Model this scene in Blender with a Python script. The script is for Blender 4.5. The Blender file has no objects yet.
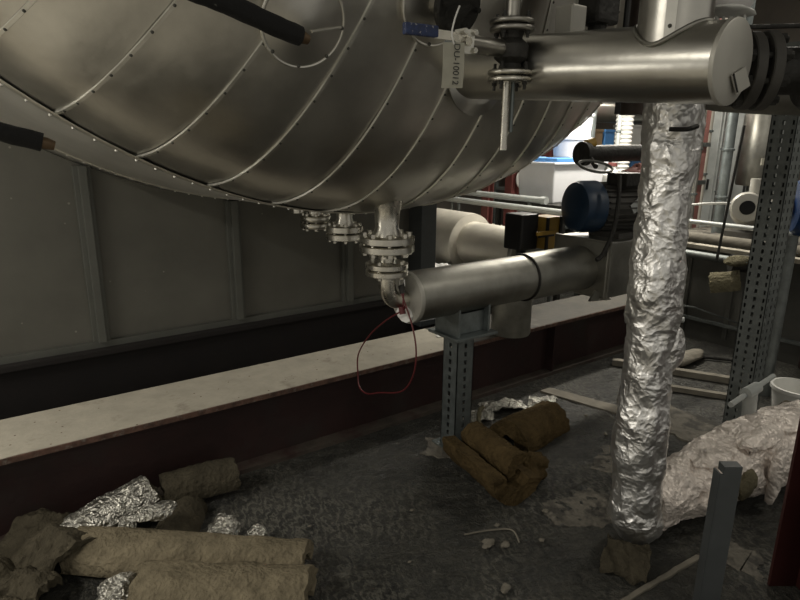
import bpy, math, random
from math import sin, cos, pi, radians as R
from mathutils import Vector as V, Matrix, noise, Quaternion
random.seed(7)
scene = bpy.context.scene
COL = scene.collection

# ---------------------------------------------------------------- camera
cam = bpy.data.cameras.new('camera'); co = bpy.data.objects.new('camera', cam); COL.objects.link(co)
A, P, ROLL = R(53.9), R(14.8), R(.6)
fw = V((cos(A)*cos(P), sin(A)*cos(P), -sin(P)))
r0 = fw.cross(V((0, 0, 1))).normalized(); u0 = r0.cross(fw)
rt = cos(ROLL)*r0 + sin(ROLL)*u0; uu = -sin(ROLL)*r0 + cos(ROLL)*u0
m = Matrix((rt, uu, -fw)).transposed().to_4x4(); m.translation = V((0, 0, 1.5))
co.matrix_world = m
cam.sensor_width = 36; cam.lens = 600/800*36; cam.clip_start = .05
scene.camera = co
# ---------------------------------------------------------------- world, light, exposure
w = bpy.data.worlds.new('world'); scene.world = w; w.use_nodes = True
w.node_tree.nodes['Background'].inputs[0].default_value = (1.0, .95, .84, 1)
w.node_tree.nodes['Background'].inputs[1].default_value = .34
vs = scene.view_settings
vs.view_transform = 'Standard'; vs.look = 'None'; vs.exposure = 0.0; vs.gamma = 1; vs.use_curve_mapping = False
LAMPS = [  # fluorescent battens: centre, length, azimuth, watts, tilt
    ((-2.0, 1.7, 2.7), 1.5, 90, 55, 0),
    ((-.4, -1.8, 3.3), 1.5, 0, 14, 0),
    ((5.9, 2.2, 3.4), 1.5, 0, 34, 0),
    ((4.4, 3.1, 2.25), 1.2, 0, 60, 0),  # hidden light added to brighten the bin fronts and reducer pipe
    ((3.3, -.3, 3.3), 1.5, 90, 16, 0),
    ((-1.7, 2.98, 1.30), 1.2, 0, 20, -45),  # added out of view, for the highlight along the tank's left edge
    ((5.4, 4.6, 3.0), 1.5, 0, 60, 0),
]

# ---------------------------------------------------------------- node helpers
def mat(name, base, rough=.6, metal=0., var=.25, scale=6., bump=0., bscale=30., var2=None, spots=None, rvar=.1, stretch=(1, 1, 1), coat=0., spec=None):
    """procedural surface: colour broken up by noise, roughness noise, optional bump and a second colour in patches"""
    mt = bpy.data.materials.new(name); mt.use_nodes = True; nt = mt.node_tree; n = nt.nodes; L = nt.links
    b = n['Principled BSDF']; b.inputs['Metallic'].default_value = metal
    if spec is not None: b.inputs['Specular IOR Level'].default_value = spec
    if coat: b.inputs['Coat Weight'].default_value = coat; b.inputs['Coat Roughness'].default_value = .15
    tc = n.new('ShaderNodeTexCoord'); mp = n.new('ShaderNodeMapping'); mp.inputs['Scale'].default_value = stretch
    L.new(tc.outputs['Object'], mp.inputs['Vector'])
    no = n.new('ShaderNodeTexNoise'); no.inputs['Scale'].default_value = scale; no.inputs['Detail'].default_value = 7; no.inputs['Roughness'].default_value = .62
    L.new(mp.outputs[0], no.inputs['Vector'])
    cr = n.new('ShaderNodeValToRGB'); e = cr.color_ramp.elements
    e[0].position = .3; e[1].position = .72
    e[0].color = tuple(c*(1-var) for c in base)+(1,); e[1].color = tuple(min(1, c*(1+var)) for c in base)+(1,)
    L.new(no.outputs['Fac'], cr.inputs[0]); out = cr.outputs[0]
    if var2:
        col2, sc2, lo, hi = var2
        n2 = n.new('ShaderNodeTexNoise'); n2.inputs['Scale'].default_value = sc2; n2.inputs['Detail'].default_value = 8; n2.inputs['Roughness'].default_value = .65
        L.new(mp.outputs[0], n2.inputs['Vector'])
        r2 = n.new('ShaderNodeValToRGB'); r2.color_ramp.elements[0].position = lo; r2.color_ramp.elements[1].position = hi
        L.new(n2.outputs['Fac'], r2.inputs[0])
        mx = n.new('ShaderNodeMixRGB'); mx.inputs[2].default_value = tuple(col2)+(1,)
        L.new(r2.outputs[0], mx.inputs[0]); L.new(out, mx.inputs[1]); out = mx.outputs[0]
    if spots:
        col3, sc3, th = spots
        vo = n.new('ShaderNodeTexVoronoi'); vo.inputs['Scale'].default_value = sc3; L.new(mp.outputs[0], vo.inputs['Vector'])
        r3 = n.new('ShaderNodeValToRGB'); r3.color_ramp.elements[0].position = th; r3.color_ramp.elements[1].position = th+.02
        r3.color_ramp.elements[0].color = (1, 1, 1, 1); r3.color_ramp.elements[1].color = (0, 0, 0, 1)
        L.new(vo.outputs['Distance'], r3.inputs[0])
        mx = n.new('ShaderNodeMixRGB'); mx.inputs[2].default_value = tuple(col3)+(1,)
        L.new(r3.outputs[0], mx.inputs[0]); L.new(out, mx.inputs[1]); out = mx.outputs[0]
    L.new(out, b.inputs['Base Color'])
    mr = n.new('ShaderNodeMapRange'); mr.inputs['To Min'].default_value = max(.02, rough-rvar); mr.inputs['To Max'].default_value = min(1, rough+rvar)
    L.new(no.outputs['Fac'], mr.inputs['Value']); L.new(mr.outputs[0], b.inputs['Roughness'])
    if bump:
        nb = n.new('ShaderNodeTexNoise'); nb.inputs['Scale'].default_value = bscale; nb.inputs['Detail'].default_value = 5
        L.new(mp.outputs[0], nb.inputs['Vector'])
        bp = n.new('ShaderNodeBump'); bp.inputs['Strength'].default_value = bump; bp.inputs['Distance'].default_value = .02
        L.new(nb.outputs['Fac'], bp.inputs['Height']); L.new(bp.outputs[0], b.inputs['Normal'])
    return mt

M = {}
M['steel'] = mat('brushed_cladding', (.60, .585, .54), .34, 1, .16, 4, .10, 9, rvar=.12)
M['shell_metal'] = mat('shell_cladding', (.80, .79, .75), .48, 1, .08, 4, .04, 8)
M['clad'] = mat('pipe_cladding', (.55, .54, .50), .30, 1, .12, 5, .06, 12, rvar=.08)
M['clad_dull'] = mat('dull_cladding', (.30, .295, .265), .42, 1, .25, 5, .12, 9, rvar=.1)
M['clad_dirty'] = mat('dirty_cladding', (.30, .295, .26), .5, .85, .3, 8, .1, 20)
M['seam'] = mat('seam_metal', (.68, .67, .62), .45, 1, .1, 20)
M['dark_seam'] = mat('rivet_metal', (.10, .10, .09), .5, .8, .2, 20)
M['cap'] = mat('pale_cap', (.42, .41, .37), .5, .5, .06, 9)
M['stainless'] = mat('stainless', (.62, .60, .54), .28, 1, .12, 14, .05, 30)
M['stainless_dark'] = mat('stainless_dark', (.33, .32, .29), .38, 1, .2, 14, .1, 30)
M['iron'] = mat('black_iron', (.028, .027, .024), .55, .4, .4, 20, .3, 50)
M['galv'] = mat('galvanised', (.20, .225, .225), .48, .75, .25, 18, .05, 40)
M['galv_dark'] = mat('galvanised_dark', (.17, .185, .18), .55, .6, .25, 18, .05, 40)
M['bracket'] = mat('painted_grey_bracket', (.075, .082, .085), .5, .3, .15, 10)
M['red_paint'] = mat('rust_red_primer', (.024, .0085, .0075), .7, 0, .35, 5, .15, 30, var2=((.024, .020, .017), 3.2, .52, .8))
M['red_column'] = mat('oxide_red_column', (.036, .0065, .005), .55, 0, .12, 5)
M['dark_beam'] = mat('sooty_beam_paint', (.0085, .0062, .0058), .8, 0, .4, 6, .1, 30)  # rust-red primer taken near black, deep shade put into the colour
M['dusty_flange'] = mat('dusty_flange', (.42, .39, .325), .85, 0, .16, 10, .1, 60, var2=((.20, .175, .14), 5, .56, .72), spots=((.10, .06, .04), 18, .06))
M['grimy_flange'] = mat('grimy_flange', (.055, .050, .040), .75, 0, .4, 7, .1, 40, var2=((.13, .12, .10), 4, .58, .75))
M['dirty_base'] = mat('dirty_base_flange', (.060, .048, .038), .8, 0, .4, 8, .3, 40, var2=((.03, .012, .01), 4, .5, .65))
M['flange_edge'] = mat('chipped_flange_edge', (.10, .055, .04), .8, 0, .6, 25, .2, 60, var2=((.16, .14, .12), 30, .56, .68))
M['sheet'] = mat('grey_sheet_wall', (.125, .122, .105), .55, .25, .16, 3, .04, 9, spots=((.26, .25, .22), 9, .035))
M['sheet_rib'] = mat('grey_sheet_rib', (.115, .118, .105), .5, .3, .12, 6)
M['low_wall'] = mat('low_wall_sheet', (.075, .074, .066), .55, .2, .3, 4, .05, 12)
M['room_wall'] = mat('plaster_wall', (.20, .18, .155), .9, 0, .15, 2)
M['ceiling'] = mat('ceiling_slab', (.22, .21, .19), .9, 0, .15, 2)
M['rockwool'] = mat('mineral_wool', (.185, .158, .108), .95, 0, .35, 14, .9, 55, spec=.1)
M['rockwool_y'] = mat('mineral_wool_brown', (.080, .056, .026), .95, 0, .35, 14, .9, 60, spec=.1)
M['rockwool_d'] = mat('mineral_wool_dull', (.062, .054, .038), .95, 0, .35, 14, .9, 55, spec=.1)
M['rockwool_p'] = mat('mineral_wool_pale', (.15, .135, .088), .95, 0, .3, 14, .9, 55, spec=.1)
M['rubber'] = mat('black_rubber_foam', (.004, .004, .004), .9, 0, .5, 25, .3, 40, var2=((.12, .12, .11), 28, .66, .74))
M['brass'] = mat('brown_fitting', (.10, .065, .035), .5, .5, .3, 30)
M['blue_dark'] = mat('dark_blue_enamel', (.008, .028, .062), .42, 0, .2, 8)
M['blue'] = mat('blue_enamel', (.006, .045, .16), .35, 0, .2, 8)
M['blue_grip'] = mat('speckled_blue_grip', (.02, .035, .10), .6, 0, .5, 60, .1, 60, var2=((.30, .30, .30), 110, .58, .66))
M['black'] = mat('black_plastic', (.010, .010, .010), .5, 0, .2, 10)
M['yellow'] = mat('yellow_plastic', (.36, .22, .035), .5, 0, .15, 10)
M['bin'] = mat('milky_plastic', (.72, .73, .76), .4, 0, .06, 5)
M['lid_blue'] = mat('blue_lid', (.10, .28, .62), .4, 0, .1, 5)
M['white'] = mat('white_plastic', (.68, .68, .65), .5, 0, .06, 8)
M['brown_steel'] = mat('brown_steel', (.06, .045, .037), .5, .4, .3, 8)
M['pale_clad'] = mat('pale_dusty_cladding', (.60, .57, .50), .5, .45, .12, 6, .05, 14)
M['paper'] = mat('white_paper', (.88, .88, .86), .8, 0, .04, 8)
M['tagwhite'] = mat('tag_card', (.36, .35, .29), .8, 0, .10, 25)
M['ink'] = mat('tag_ink', (.035, .035, .035), .8)
M['red_wire'] = mat('red_wire', (.10, .012, .014), .45, 0, .1, 10)
M['red_bg'] = mat('red_brown_paint', (.15, .045, .040), .55, 0, .2, 5)
M['pink'] = mat('pink_red_paint', (.36, .16, .14), .6, 0, .25, 5)
M['pipe_grey'] = mat('pale_grey_pipe', (.42, .44, .43), .45, .2, .15, 8)
M['hose_grey'] = mat('grey_hose', (.10, .10, .09), .6, 0, .2, 8)
M['concrete'] = mat('concrete_patch', (.16, .147, .122), .9, 0, .35, 12, .6, 40, var2=((.05, .047, .041), 9, .46, .60))
M['timber'] = mat('dusty_timber', (.17, .155, .125), .85, 0, .3, 9, .2, 30)
M['motor_grey'] = mat('motor_grey', (.055, .052, .046), .6, .2, .3, 10)
M['cloth'] = mat('pale_wrap', (.62, .60, .60), .7, 0, .1, 8, .3, 30)
M['lamp_body'] = mat('lamp_body', (.7, .7, .7), .5)

def foil_mat(name, base, rough, metal, bs=26, strength=.9, var=.15):
    mt = mat(name, base, rough, metal, var, 9, 0, rvar=.08)
    nt = mt.node_tree; n = nt.nodes; L = nt.links; b = n['Principled BSDF']
    tc = n.new('ShaderNodeTexCoord')
    ns = n.new('ShaderNodeTexNoise'); ns.inputs['Scale'].default_value = 9; ns.inputs['Detail'].default_value = 3
    L.new(tc.outputs['Object'], ns.inputs['Vector'])
    mixv = n.new('ShaderNodeVectorMath'); mixv.operation = 'MULTIPLY_ADD'; mixv.inputs[1].default_value = (.09, .09, .09)
    L.new(ns.outputs['Color'], mixv.inputs[0]); L.new(tc.outputs['Object'], mixv.inputs[2])
    v = n.new('ShaderNodeTexVoronoi'); v.inputs['Scale'].default_value = bs; L.new(mixv.outputs[0], v.inputs['Vector'])
    v2 = n.new('ShaderNodeTexVoronoi'); v2.inputs['Scale'].default_value = bs*2.7; L.new(mixv.outputs[0], v2.inputs['Vector'])
    ad = n.new('ShaderNodeMath'); ad.operation = 'MULTIPLY_ADD'; ad.inputs[1].default_value = .4
    L.new(v2.outputs['Distance'], ad.inputs[0]); L.new(v.outputs['Distance'], ad.inputs[2])
    bp = n.new('ShaderNodeBump'); bp.inputs['Strength'].default_value = strength; bp.inputs['Distance'].default_value = .02
    L.new(ad.outputs[0], bp.inputs['Height']); L.new(bp.outputs[0], b.inputs['Normal'])
    return mt
M['foil'] = foil_mat('crumpled_foil', (.97, .96, .93), .40, 1, 19, .5)
M['foil_dull'] = foil_mat('dusty_foil', (.46, .45, .41), .40, 1, 40)
M['wrap'] = foil_mat('pale_foil_wrap', (.80, .73, .67), .42, .30, 22, .8)

# floor: dark damp screed with trowel ripples, pale dust patches
def floor_mat():
    mt = bpy.data.materials.new('dirty_screed'); mt.use_nodes = True; nt = mt.node_tree; n = nt.nodes; L = nt.links; b = n['Principled BSDF']
    g = n.new('ShaderNodeNewGeometry')
    def noise_(s, d=8, r=.65, dist=0):
        q = n.new('ShaderNodeTexNoise'); q.inputs['Scale'].default_value = s; q.inputs['Detail'].default_value = d; q.inputs['Roughness'].default_value = r; q.inputs['Distortion'].default_value = dist
        L.new(g.outputs['Position'], q.inputs['Vector']); return q
    def ramp(src, a, c, ca=(0, 0, 0, 1), cb=(1, 1, 1, 1)):
        q = n.new('ShaderNodeValToRGB'); q.color_ramp.elements[0].position = a; q.color_ramp.elements[1].position = c
        q.color_ramp.elements[0].color = ca; q.color_ramp.elements[1].color = cb; L.new(src, q.inputs[0]); return q
    a = ramp(noise_(4.5, 9, .7, .8).outputs['Fac'], .36, .66, (.013, .014, .013, 1), (.052, .052, .045, 1))
    c = noise_(20, 12, .8, 1.0); cr = ramp(c.outputs['Fac'], .47, .66)
    mx = n.new('ShaderNodeMixRGB'); mx.inputs[2].default_value = (.085, .080, .065, 1); mm = n.new('ShaderNodeMath'); mm.operation = 'MULTIPLY'; mm.inputs[1].default_value = .75
    L.new(cr.outputs[0], mm.inputs[0]); L.new(mm.outputs[0], mx.inputs[0]); L.new(a.outputs[0], mx.inputs[1])
    dk = ramp(noise_(3.3, 8, .7, 1.2).outputs['Fac'], .56, .66); m2 = n.new('ShaderNodeMixRGB'); m2.inputs[2].default_value = (.008, .008, .008, 1)
    mm2 = n.new('ShaderNodeMath'); mm2.operation = 'MULTIPLY'; mm2.inputs[1].default_value = .6
    L.new(dk.outputs[0], mm2.inputs[0]); L.new(mm2.outputs[0], m2.inputs[0]); L.new(mx.outputs[0], m2.inputs[1])
    # speckled lime crust
    vo = n.new('ShaderNodeTexVoronoi'); vo.inputs['Scale'].default_value = 7; vo.inputs['Randomness'].default_value = 1; L.new(g.outputs['Position'], vo.inputs['Vector'])
    cr2 = ramp(vo.outputs['Distance'], .035, .055, (1, 1, 1, 1), (0, 0, 0, 1)); m3 = n.new('ShaderNodeMixRGB'); m3.inputs[2].default_value = (.16, .15, .13, 1)
    L.new(cr2.outputs[0], m3.inputs[0]); L.new(m2.outputs[0], m3.inputs[1]); # dried lime plus relief shading painted in: pale crests along the trowel ripples
    wr = n.new('ShaderNodeTexWave'); wr.inputs['Scale'].default_value = 11; wr.inputs['Distortion'].default_value = 16; wr.inputs['Detail'].default_value = 5; wr.inputs['Detail Scale'].default_value = 1.8; wr.inputs['Detail Roughness'].default_value = .7
    mpr = n.new('ShaderNodeMapping'); mpr.inputs['Rotation'].default_value = (0, 0, R(57)); mpr.inputs['Scale'].default_value = (1, .45, 1); L.new(g.outputs['Position'], mpr.inputs['Vector']); L.new(mpr.outputs[0], wr.inputs['Vector'])
    wc = ramp(wr.outputs['Fac'], .55, .9); msk = ramp(noise_(1.6, 6, .6, .5).outputs['Fac'], .42, .60)
    wm = n.new('ShaderNodeMath'); wm.operation = 'MULTIPLY'; L.new(wc.outputs[0], wm.inputs[0]); L.new(msk.outputs[0], wm.inputs[1])
    wm2 = n.new('ShaderNodeMath'); wm2.operation = 'MULTIPLY'; wm2.inputs[1].default_value = .9; L.new(wm.outputs[0], wm2.inputs[0])
    m4 = n.new('ShaderNodeMixRGB'); m4.inputs[2].default_value = (.13, .125, .105, 1); L.new(wm2.outputs[0], m4.inputs[0]); L.new(m3.outputs[0], m4.inputs[1]); L.new(m4.outputs[0], b.inputs['Base Color'])
    rr = ramp(noise_(5).outputs['Fac'], .3, .7, (.30, .30, .30, 1), (.62, .62, .62, 1)); L.new(rr.outputs[0], b.inputs['Roughness'])
    wv = n.new('ShaderNodeTexWave'); wv.inputs['Scale'].default_value = 6; wv.inputs['Distortion'].default_value = 22; wv.inputs['Detail'].default_value = 6; wv.inputs['Detail Scale'].default_value = 2.2; wv.inputs['Detail Roughness'].default_value = .65
    mp = n.new('ShaderNodeMapping'); mp.inputs['Rotation'].default_value = (0, 0, R(125)); L.new(g.outputs['Position'], mp.inputs['Vector']); L.new(mp.outputs[0], wv.inputs['Vector'])
    b1 = n.new('ShaderNodeBump'); b1.inputs['Strength'].default_value = .55; b1.inputs['Distance'].default_value = .02; L.new(wv.outputs['Fac'], b1.inputs['Height'])
    b2 = n.new('ShaderNodeBump'); b2.inputs['Strength'].default_value = .8; b2.inputs['Distance'].default_value = .02; L.new(noise_(22, 8, .7).outputs['Fac'], b2.inputs['Height'])
    L.new(b1.outputs[0], b2.inputs['Normal']); L.new(b2.outputs[0], b.inputs['Normal'])
    return mt
M['floor'] = floor_mat()

# ---------------------------------------------------------------- mesh helpers
ORG = {}
def basis(d):
    d = V(d).normalized(); a = V((0, 0, 1)) if abs(d.z) < .95 else V((1, 0, 0))
    x = a.cross(d).normalized(); y = d.cross(x); return x, y, d
class MB:
    def __init__(s): s.v = []; s.f = []; s.split = None; s.mat2 = None
    def add(s, vs, fs, mtx=None):
        o = len(s.v); s.v += [(mtx @ V(p)) if mtx else V(p) for p in vs]; s.f += [tuple(i+o for i in q) for q in fs]; return s
    def box(s, c, size, rz=0., mtx=None):
        a, b, h = [x/2 for x in size]; rot = Matrix.Rotation(rz, 3, 'Z')
        vs = [V(c)+rot @ V((x, y, z)) for x in (-a, a) for y in (-b, b) for z in (-h, h)]
        return s.add(vs, [(0, 1, 3, 2), (4, 6, 7, 5), (0, 4, 5, 1), (2, 3, 7, 6), (0, 2, 6, 4), (1, 5, 7, 3)], mtx)
    def obox(s, c, ex, ey, ez):  # oriented box from half extents
        vs = [V(c)+i*V(ex)+j*V(ey)+k*V(ez) for i in (-1, 1) for j in (-1, 1) for k in (-1, 1)]
        return s.add(vs, [(0, 1, 3, 2), (4, 6, 7, 5), (0, 4, 5, 1), (2, 3, 7, 6), (0, 2, 6, 4), (1, 5, 7, 3)])
    def lathe(s, p, d, prof, seg=32, fn=None):  # prof [(r, t)] along d from p
        x, y, z = basis(d); n = len(prof); vs = []
        for r, t in prof:
            for k in range(seg):
                a = 2*pi*k/seg; vs.append(V(p)+z*t+(x*cos(a)+y*sin(a))*r)
        fs = [(i*seg+k, i*seg+(k+1) % seg, (i+1)*seg+(k+1) % seg, (i+1)*seg+k) for i in range(n-1) for k in range(seg)]
        if prof[0][0] > 1e-4: fs.append(tuple(range(seg-1, -1, -1)))
        if prof[-1][0] > 1e-4: fs.append(tuple((n-1)*seg+k for k in range(seg)))
        return s.add(vs, fs)
    def cyl(s, a, b, r, r2=None, seg=24):
        a, b = V(a), V(b); L = (b-a).length; return s.lathe(a, b-a, [(r, 0), (r if r2 is None else r2, L)], seg)
    def tube(s, pts, r, seg=12, closed=False):
        pts = [V(p) for p in pts]; n = len(pts); vs = []; x = None
        for i, p in enumerate(pts):
            t = (pts[min(i+1, n-1)]-pts[max(i-1, 0)]).normalized() if not closed else (pts[(i+1) % n]-pts[i-1]).normalized()
            if x is None: x, y, _ = basis(t)
            x = (x-t*x.dot(t)).normalized(); y = t.cross(x); rr = r[i] if isinstance(r, (list, tuple)) else r
            for k in range(seg): a = 2*pi*k/seg; vs.append(p+(x*cos(a)+y*sin(a))*rr)
        fs = []
        for i in range(n if closed else n-1):
            j = (i+1) % n
            fs += [(i*seg+k, i*seg+(k+1) % seg, j*seg+(k+1) % seg, j*seg+k) for k in range(seg)]
        if not closed: fs += [tuple(range(seg-1, -1, -1)), tuple((n-1)*seg+k for k in range(seg))]
        return s.add(vs, fs)
    def sph(s, c, r, seg=16, sc=(1, 1, 1)):
        n = seg//2; vs = [V(c)+V((sin(pi*i/n)*cos(2*pi*k/seg)*sc[0], sin(pi*i/n)*sin(2*pi*k/seg)*sc[1], cos(pi*i/n)*sc[2]))*r for i in range(n+1) for k in range(seg)]
        return s.add(vs, [(i*seg+k, (i+1)*seg+k, (i+1)*seg+(k+1) % seg, i*seg+(k+1) % seg) for i in range(n) for k in range(seg)])
    def disp(s, fn): s.v = [fn(p) for p in s.v]; return s
    def drop(s, z=0.): mz = min(p.z for p in s.v); s.v = [p+V((0, 0, z-mz)) for p in s.v]; return s
    def build(s, name, mt, parent=None, smooth=True, bevel=0., org=None, ang=35):
        if parent is not None: o0 = ORG[parent.name]
        elif org is not None: o0 = V(org)
        else:
            xs = [p.x for p in s.v]; ys = [p.y for p in s.v]
            o0 = V(((min(xs)+max(xs))/2, (min(ys)+max(ys))/2, min(p.z for p in s.v)))
        me = bpy.data.meshes.new(name); me.from_pydata([p-o0 for p in s.v], [], s.f); me.validate(); me.update()
        me.materials.append(M[mt])
        if s.split is not None:
            me.materials.append(M[s.mat2])
            for i_ in range(s.split, len(me.polygons)): me.polygons[i_].material_index = 1
        import bmesh
        bm = bmesh.new(); bm.from_mesh(me); bmesh.ops.remove_doubles(bm, verts=bm.verts, dist=1e-5); bmesh.ops.recalc_face_normals(bm, faces=bm.faces)
        if bevel: bmesh.ops.bevel(bm, geom=[e for e in bm.edges if len(e.link_faces) == 2 and e.calc_face_angle(0) > .6], offset=bevel, segments=2, affect='EDGES', profile=.6)
        bm.to_mesh(me); bm.free()
        if smooth:
            me.polygons.foreach_set('use_smooth', [True]*len(me.polygons))
            try: me.set_sharp_from_angle(angle=R(ang))
            except Exception: pass
        ob = bpy.data.objects.new(name, me); COL.objects.link(ob)
        if parent is not None: ob.parent = parent
        else: ob.location = o0
        ORG[ob.name] = o0
        return ob
def tag(o, label, cat, group=None, kind=None):
    o['label'] = label; o['category'] = cat
    if group: o['group'] = group
    if kind: o['kind'] = kind
    return o
def thing(name, label, cat, loc, group=None):
    o = bpy.data.objects.new(name, None); o.empty_display_size = .05; COL.objects.link(o); o.location = loc; ORG[o.name] = V(loc)
    return tag(o, label, cat, group)
def struct(o): o['kind'] = 'structure'; return o
def nz(p, f, s=0.): return noise.noise(V(p)*f+V((s, s*1.7, -s)))
def ridge(p, f, s=0.): return 1-2*abs(nz(p, f, s))
def spline(pts, n=8):
    pts = [V(p) for p in pts]; out = []
    for i in range(len(pts)-1):
        a = pts[max(i-1, 0)]; b = pts[i]; c = pts[i+1]; d = pts[min(i+2, len(pts)-1)]
        for k in range(n):
            t = k/n; out.append(.5*((2*b)+(c-a)*t+(2*a-5*b+4*c-d)*t*t+(3*b-a-3*c+d)*t**3))
    return out+[pts[-1]]

# ================================================================= SETTING
def crust(x, y):
    w_ = V((x, y, 0)); q = V((x+.10*noise.noise(w_*3), y+.10*noise.noise(w_*3+V((5, 2, 1))), 0))
    rp = sin((q.x*.55+q.y*.84)*115+4*noise.noise(q*5))*max(0, .35+noise.noise(w_*2.2+V((9, 9, 0))))
    return .0034*rp+.0055*(1-2*abs(noise.noise(q*13)))*max(.15, noise.noise(w_*1.7)+.4)+.0038*noise.noise(q*34)+.0016*noise.noise(q*80)
fb = MB(); gx = [-3.5]+[-.5+.0125*i for i in range(345)]+[9.5]; gy = [-3.0]+[.45+.0125*i for i in range(160)]+[7.4]
fv = []
for y in gy:
    for x in gx:
        e_ = min(1, max(0, (x+.5)*6), max(0, (y-.45)*6), max(0, (2.44-y)*25), max(0, (3.8-x)*6)); fv.append((x, y, crust(x, y)*e_ if e_ > 0 else 0))
nx_ = len(gx)
fb.add(fv, [(j*nx_+i, j*nx_+i+1, (j+1)*nx_+i+1, (j+1)*nx_+i) for j in range(len(gy)-1) for i in range(nx_-1)])
o_ = len(fb.v); fb.add([(-3.5, -3, -.1), (9.5, -3, -.1), (9.5, 7.4, -.1), (-3.5, 7.4, -.1)], [(3, 2, 1, 0)])
struct(fb.build('floor', 'floor', org=(3, 2.2, 0), ang=180))
M['pale_floor'] = mat('pale_walkway_screed', (.42, .40, .35), .8, 0, .12, 4, .1, 30)  # added pale floor out of view, reflected in the tank end to brighten it
wk = [(-3.5, -3.0), (1.0, -3.0), (1.0, .1), (.5, .55), (-.45, 1.55), (-.45, 2.42), (-3.5, 2.42)]
b = MB().add([(x, y, .0) for x, y in wk]+[(x, y, .008) for x, y in wk], [tuple(range(6, -1, -1)), tuple(range(7, 14))]+[(i, (i+1) % 7, 7+(i+1) % 7, 7+i) for i in range(7)])
struct(b.build('floor_walkway', 'pale_floor', smooth=False))
struct(MB().box((3, 2.2, 6.25), (13, 10.4, .1)).build('ceiling', 'ceiling', smooth=False))
struct(MB().box((9.45, 2.2, 3.1), (.1, 10.4, 6.2)).build('wall_right', 'room_wall', smooth=False))
struct(MB().box((3, 7.35, 3.1), (12.8, .1, 6.2)).build('wall_back', 'room_wall', smooth=False))

# tank geometry numbers
TC = V((1.532, 2.295, 3.576)); TR, TD, TAZ, TP = 2.38, .864, R(97.52), 3.878
TA = V((cos(TAZ), sin(TAZ), 0)); TX = V((sin(TAZ), -cos(TAZ), 0)); TZ = V((0, 0, 1))
def tprof(rho): return TD*math.sqrt(max(0., 1-rho**TP))
def tpt(phi, rho, off=0.):
    p = TC+TX*(rho*TR*sin(phi))-TZ*(rho*TR*cos(phi))-TA*tprof(rho)
    return p+tn(phi, rho)*off if off else p
def tn(phi, rho):
    e = 1e-3; a = min(rho, .9995)
    if a < e: return -TA
    d = (tprof(a+e/2 if a+e/2 < 1 else 1)-tprof(a-e/2))/(e*TR)
    rad = TX*sin(phi)-TZ*cos(phi)
    return (rad*(-d)-TA).normalized()
def shell_z(x, y):
    l = (V((x, y, 0))-V((TC.x, TC.y, 0))).dot(TX)
    return TC.z-math.sqrt(max(0, TR*TR-l*l))

# grey sheet wall behind, its upper edge cut to the underside of the tank
def wall_sheet():
    b = MB(); n = 40; x0, x1 = -2.6, 2.42; vs = []; fs = []
    for i in range(n+1):
        x = x0+(x1-x0)*i/n; zt = min(shell_z(x, 3.1)-.012, 2.6)
        for y in (3.10, 3.14):
            vs += [(x, y, .52), (x, y, zt)]
    for i in range(n):
        a = i*4; c = a+4
        fs += [(a, a+1, c+1, c), (a+2, c+2, c+3, a+3), (a+1, a+3, c+3, c+1), (a, c, c+2, a+2)]
    fs += [(0, 2, 3, 1), (n*4, n*4+1, n*4+3, n*4+2)]
    return b.add(vs, fs)
struct(wall_sheet().build('wall_left', 'sheet', smooth=False))
k = 0
for x in (-.93, -.24, .46, 1.15, 1.85):
    k += 1; zt = min(shell_z(x, 3.05)-.02, 2.5); b = MB()
    b.box((x, 3.085, (.55+zt)/2), (.075, .03, zt-.55)); b.box((x, 3.06, (.55+zt)/2), (.035, .03, zt-.55))
    struct(b.build('trim_%d' % k, 'sheet_rib', smooth=False, bevel=.003))
b = MB(); b.box((-.1, 3.085, .535), (5.0, .03, .03)); struct(b.build('trim_6', 'sheet_rib', smooth=False))
b = MB(); b.box((2.385, 3.05, .76), (.12, .17, .86)); b.box((2.385, 3.04, .35), (.15, .2, .04))
o = b.build('support_column', 'bracket', smooth=False, bevel=.004)
tag(o, 'dark grey square column closing the right end of the grey sheet wall under the tank', 'column')

# low grey sheet wall at the far right
struct(MB().box((4.63, 1.6, .36), (.05, 3.2, .72)).build('wall_low', 'low_wall', smooth=False))
b = MB()
for y in (2.75, 2.42, 2.08, 1.74, 1.4, .9): b.box((4.597, y, .38), (.015, .035, .66))
struct(b.build('trim_7', 'low_wall', smooth=False, bevel=.002))
struct(MB().box((4.585, 1.7, .165), (.03, 2.8, .022)).build('trim_8', 'galv_dark', smooth=False))
struct(MB().box((4.68, 1.6, .735), (.22, 3.2, .03)).build('trim_9', 'dusty_flange', smooth=False))

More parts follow.
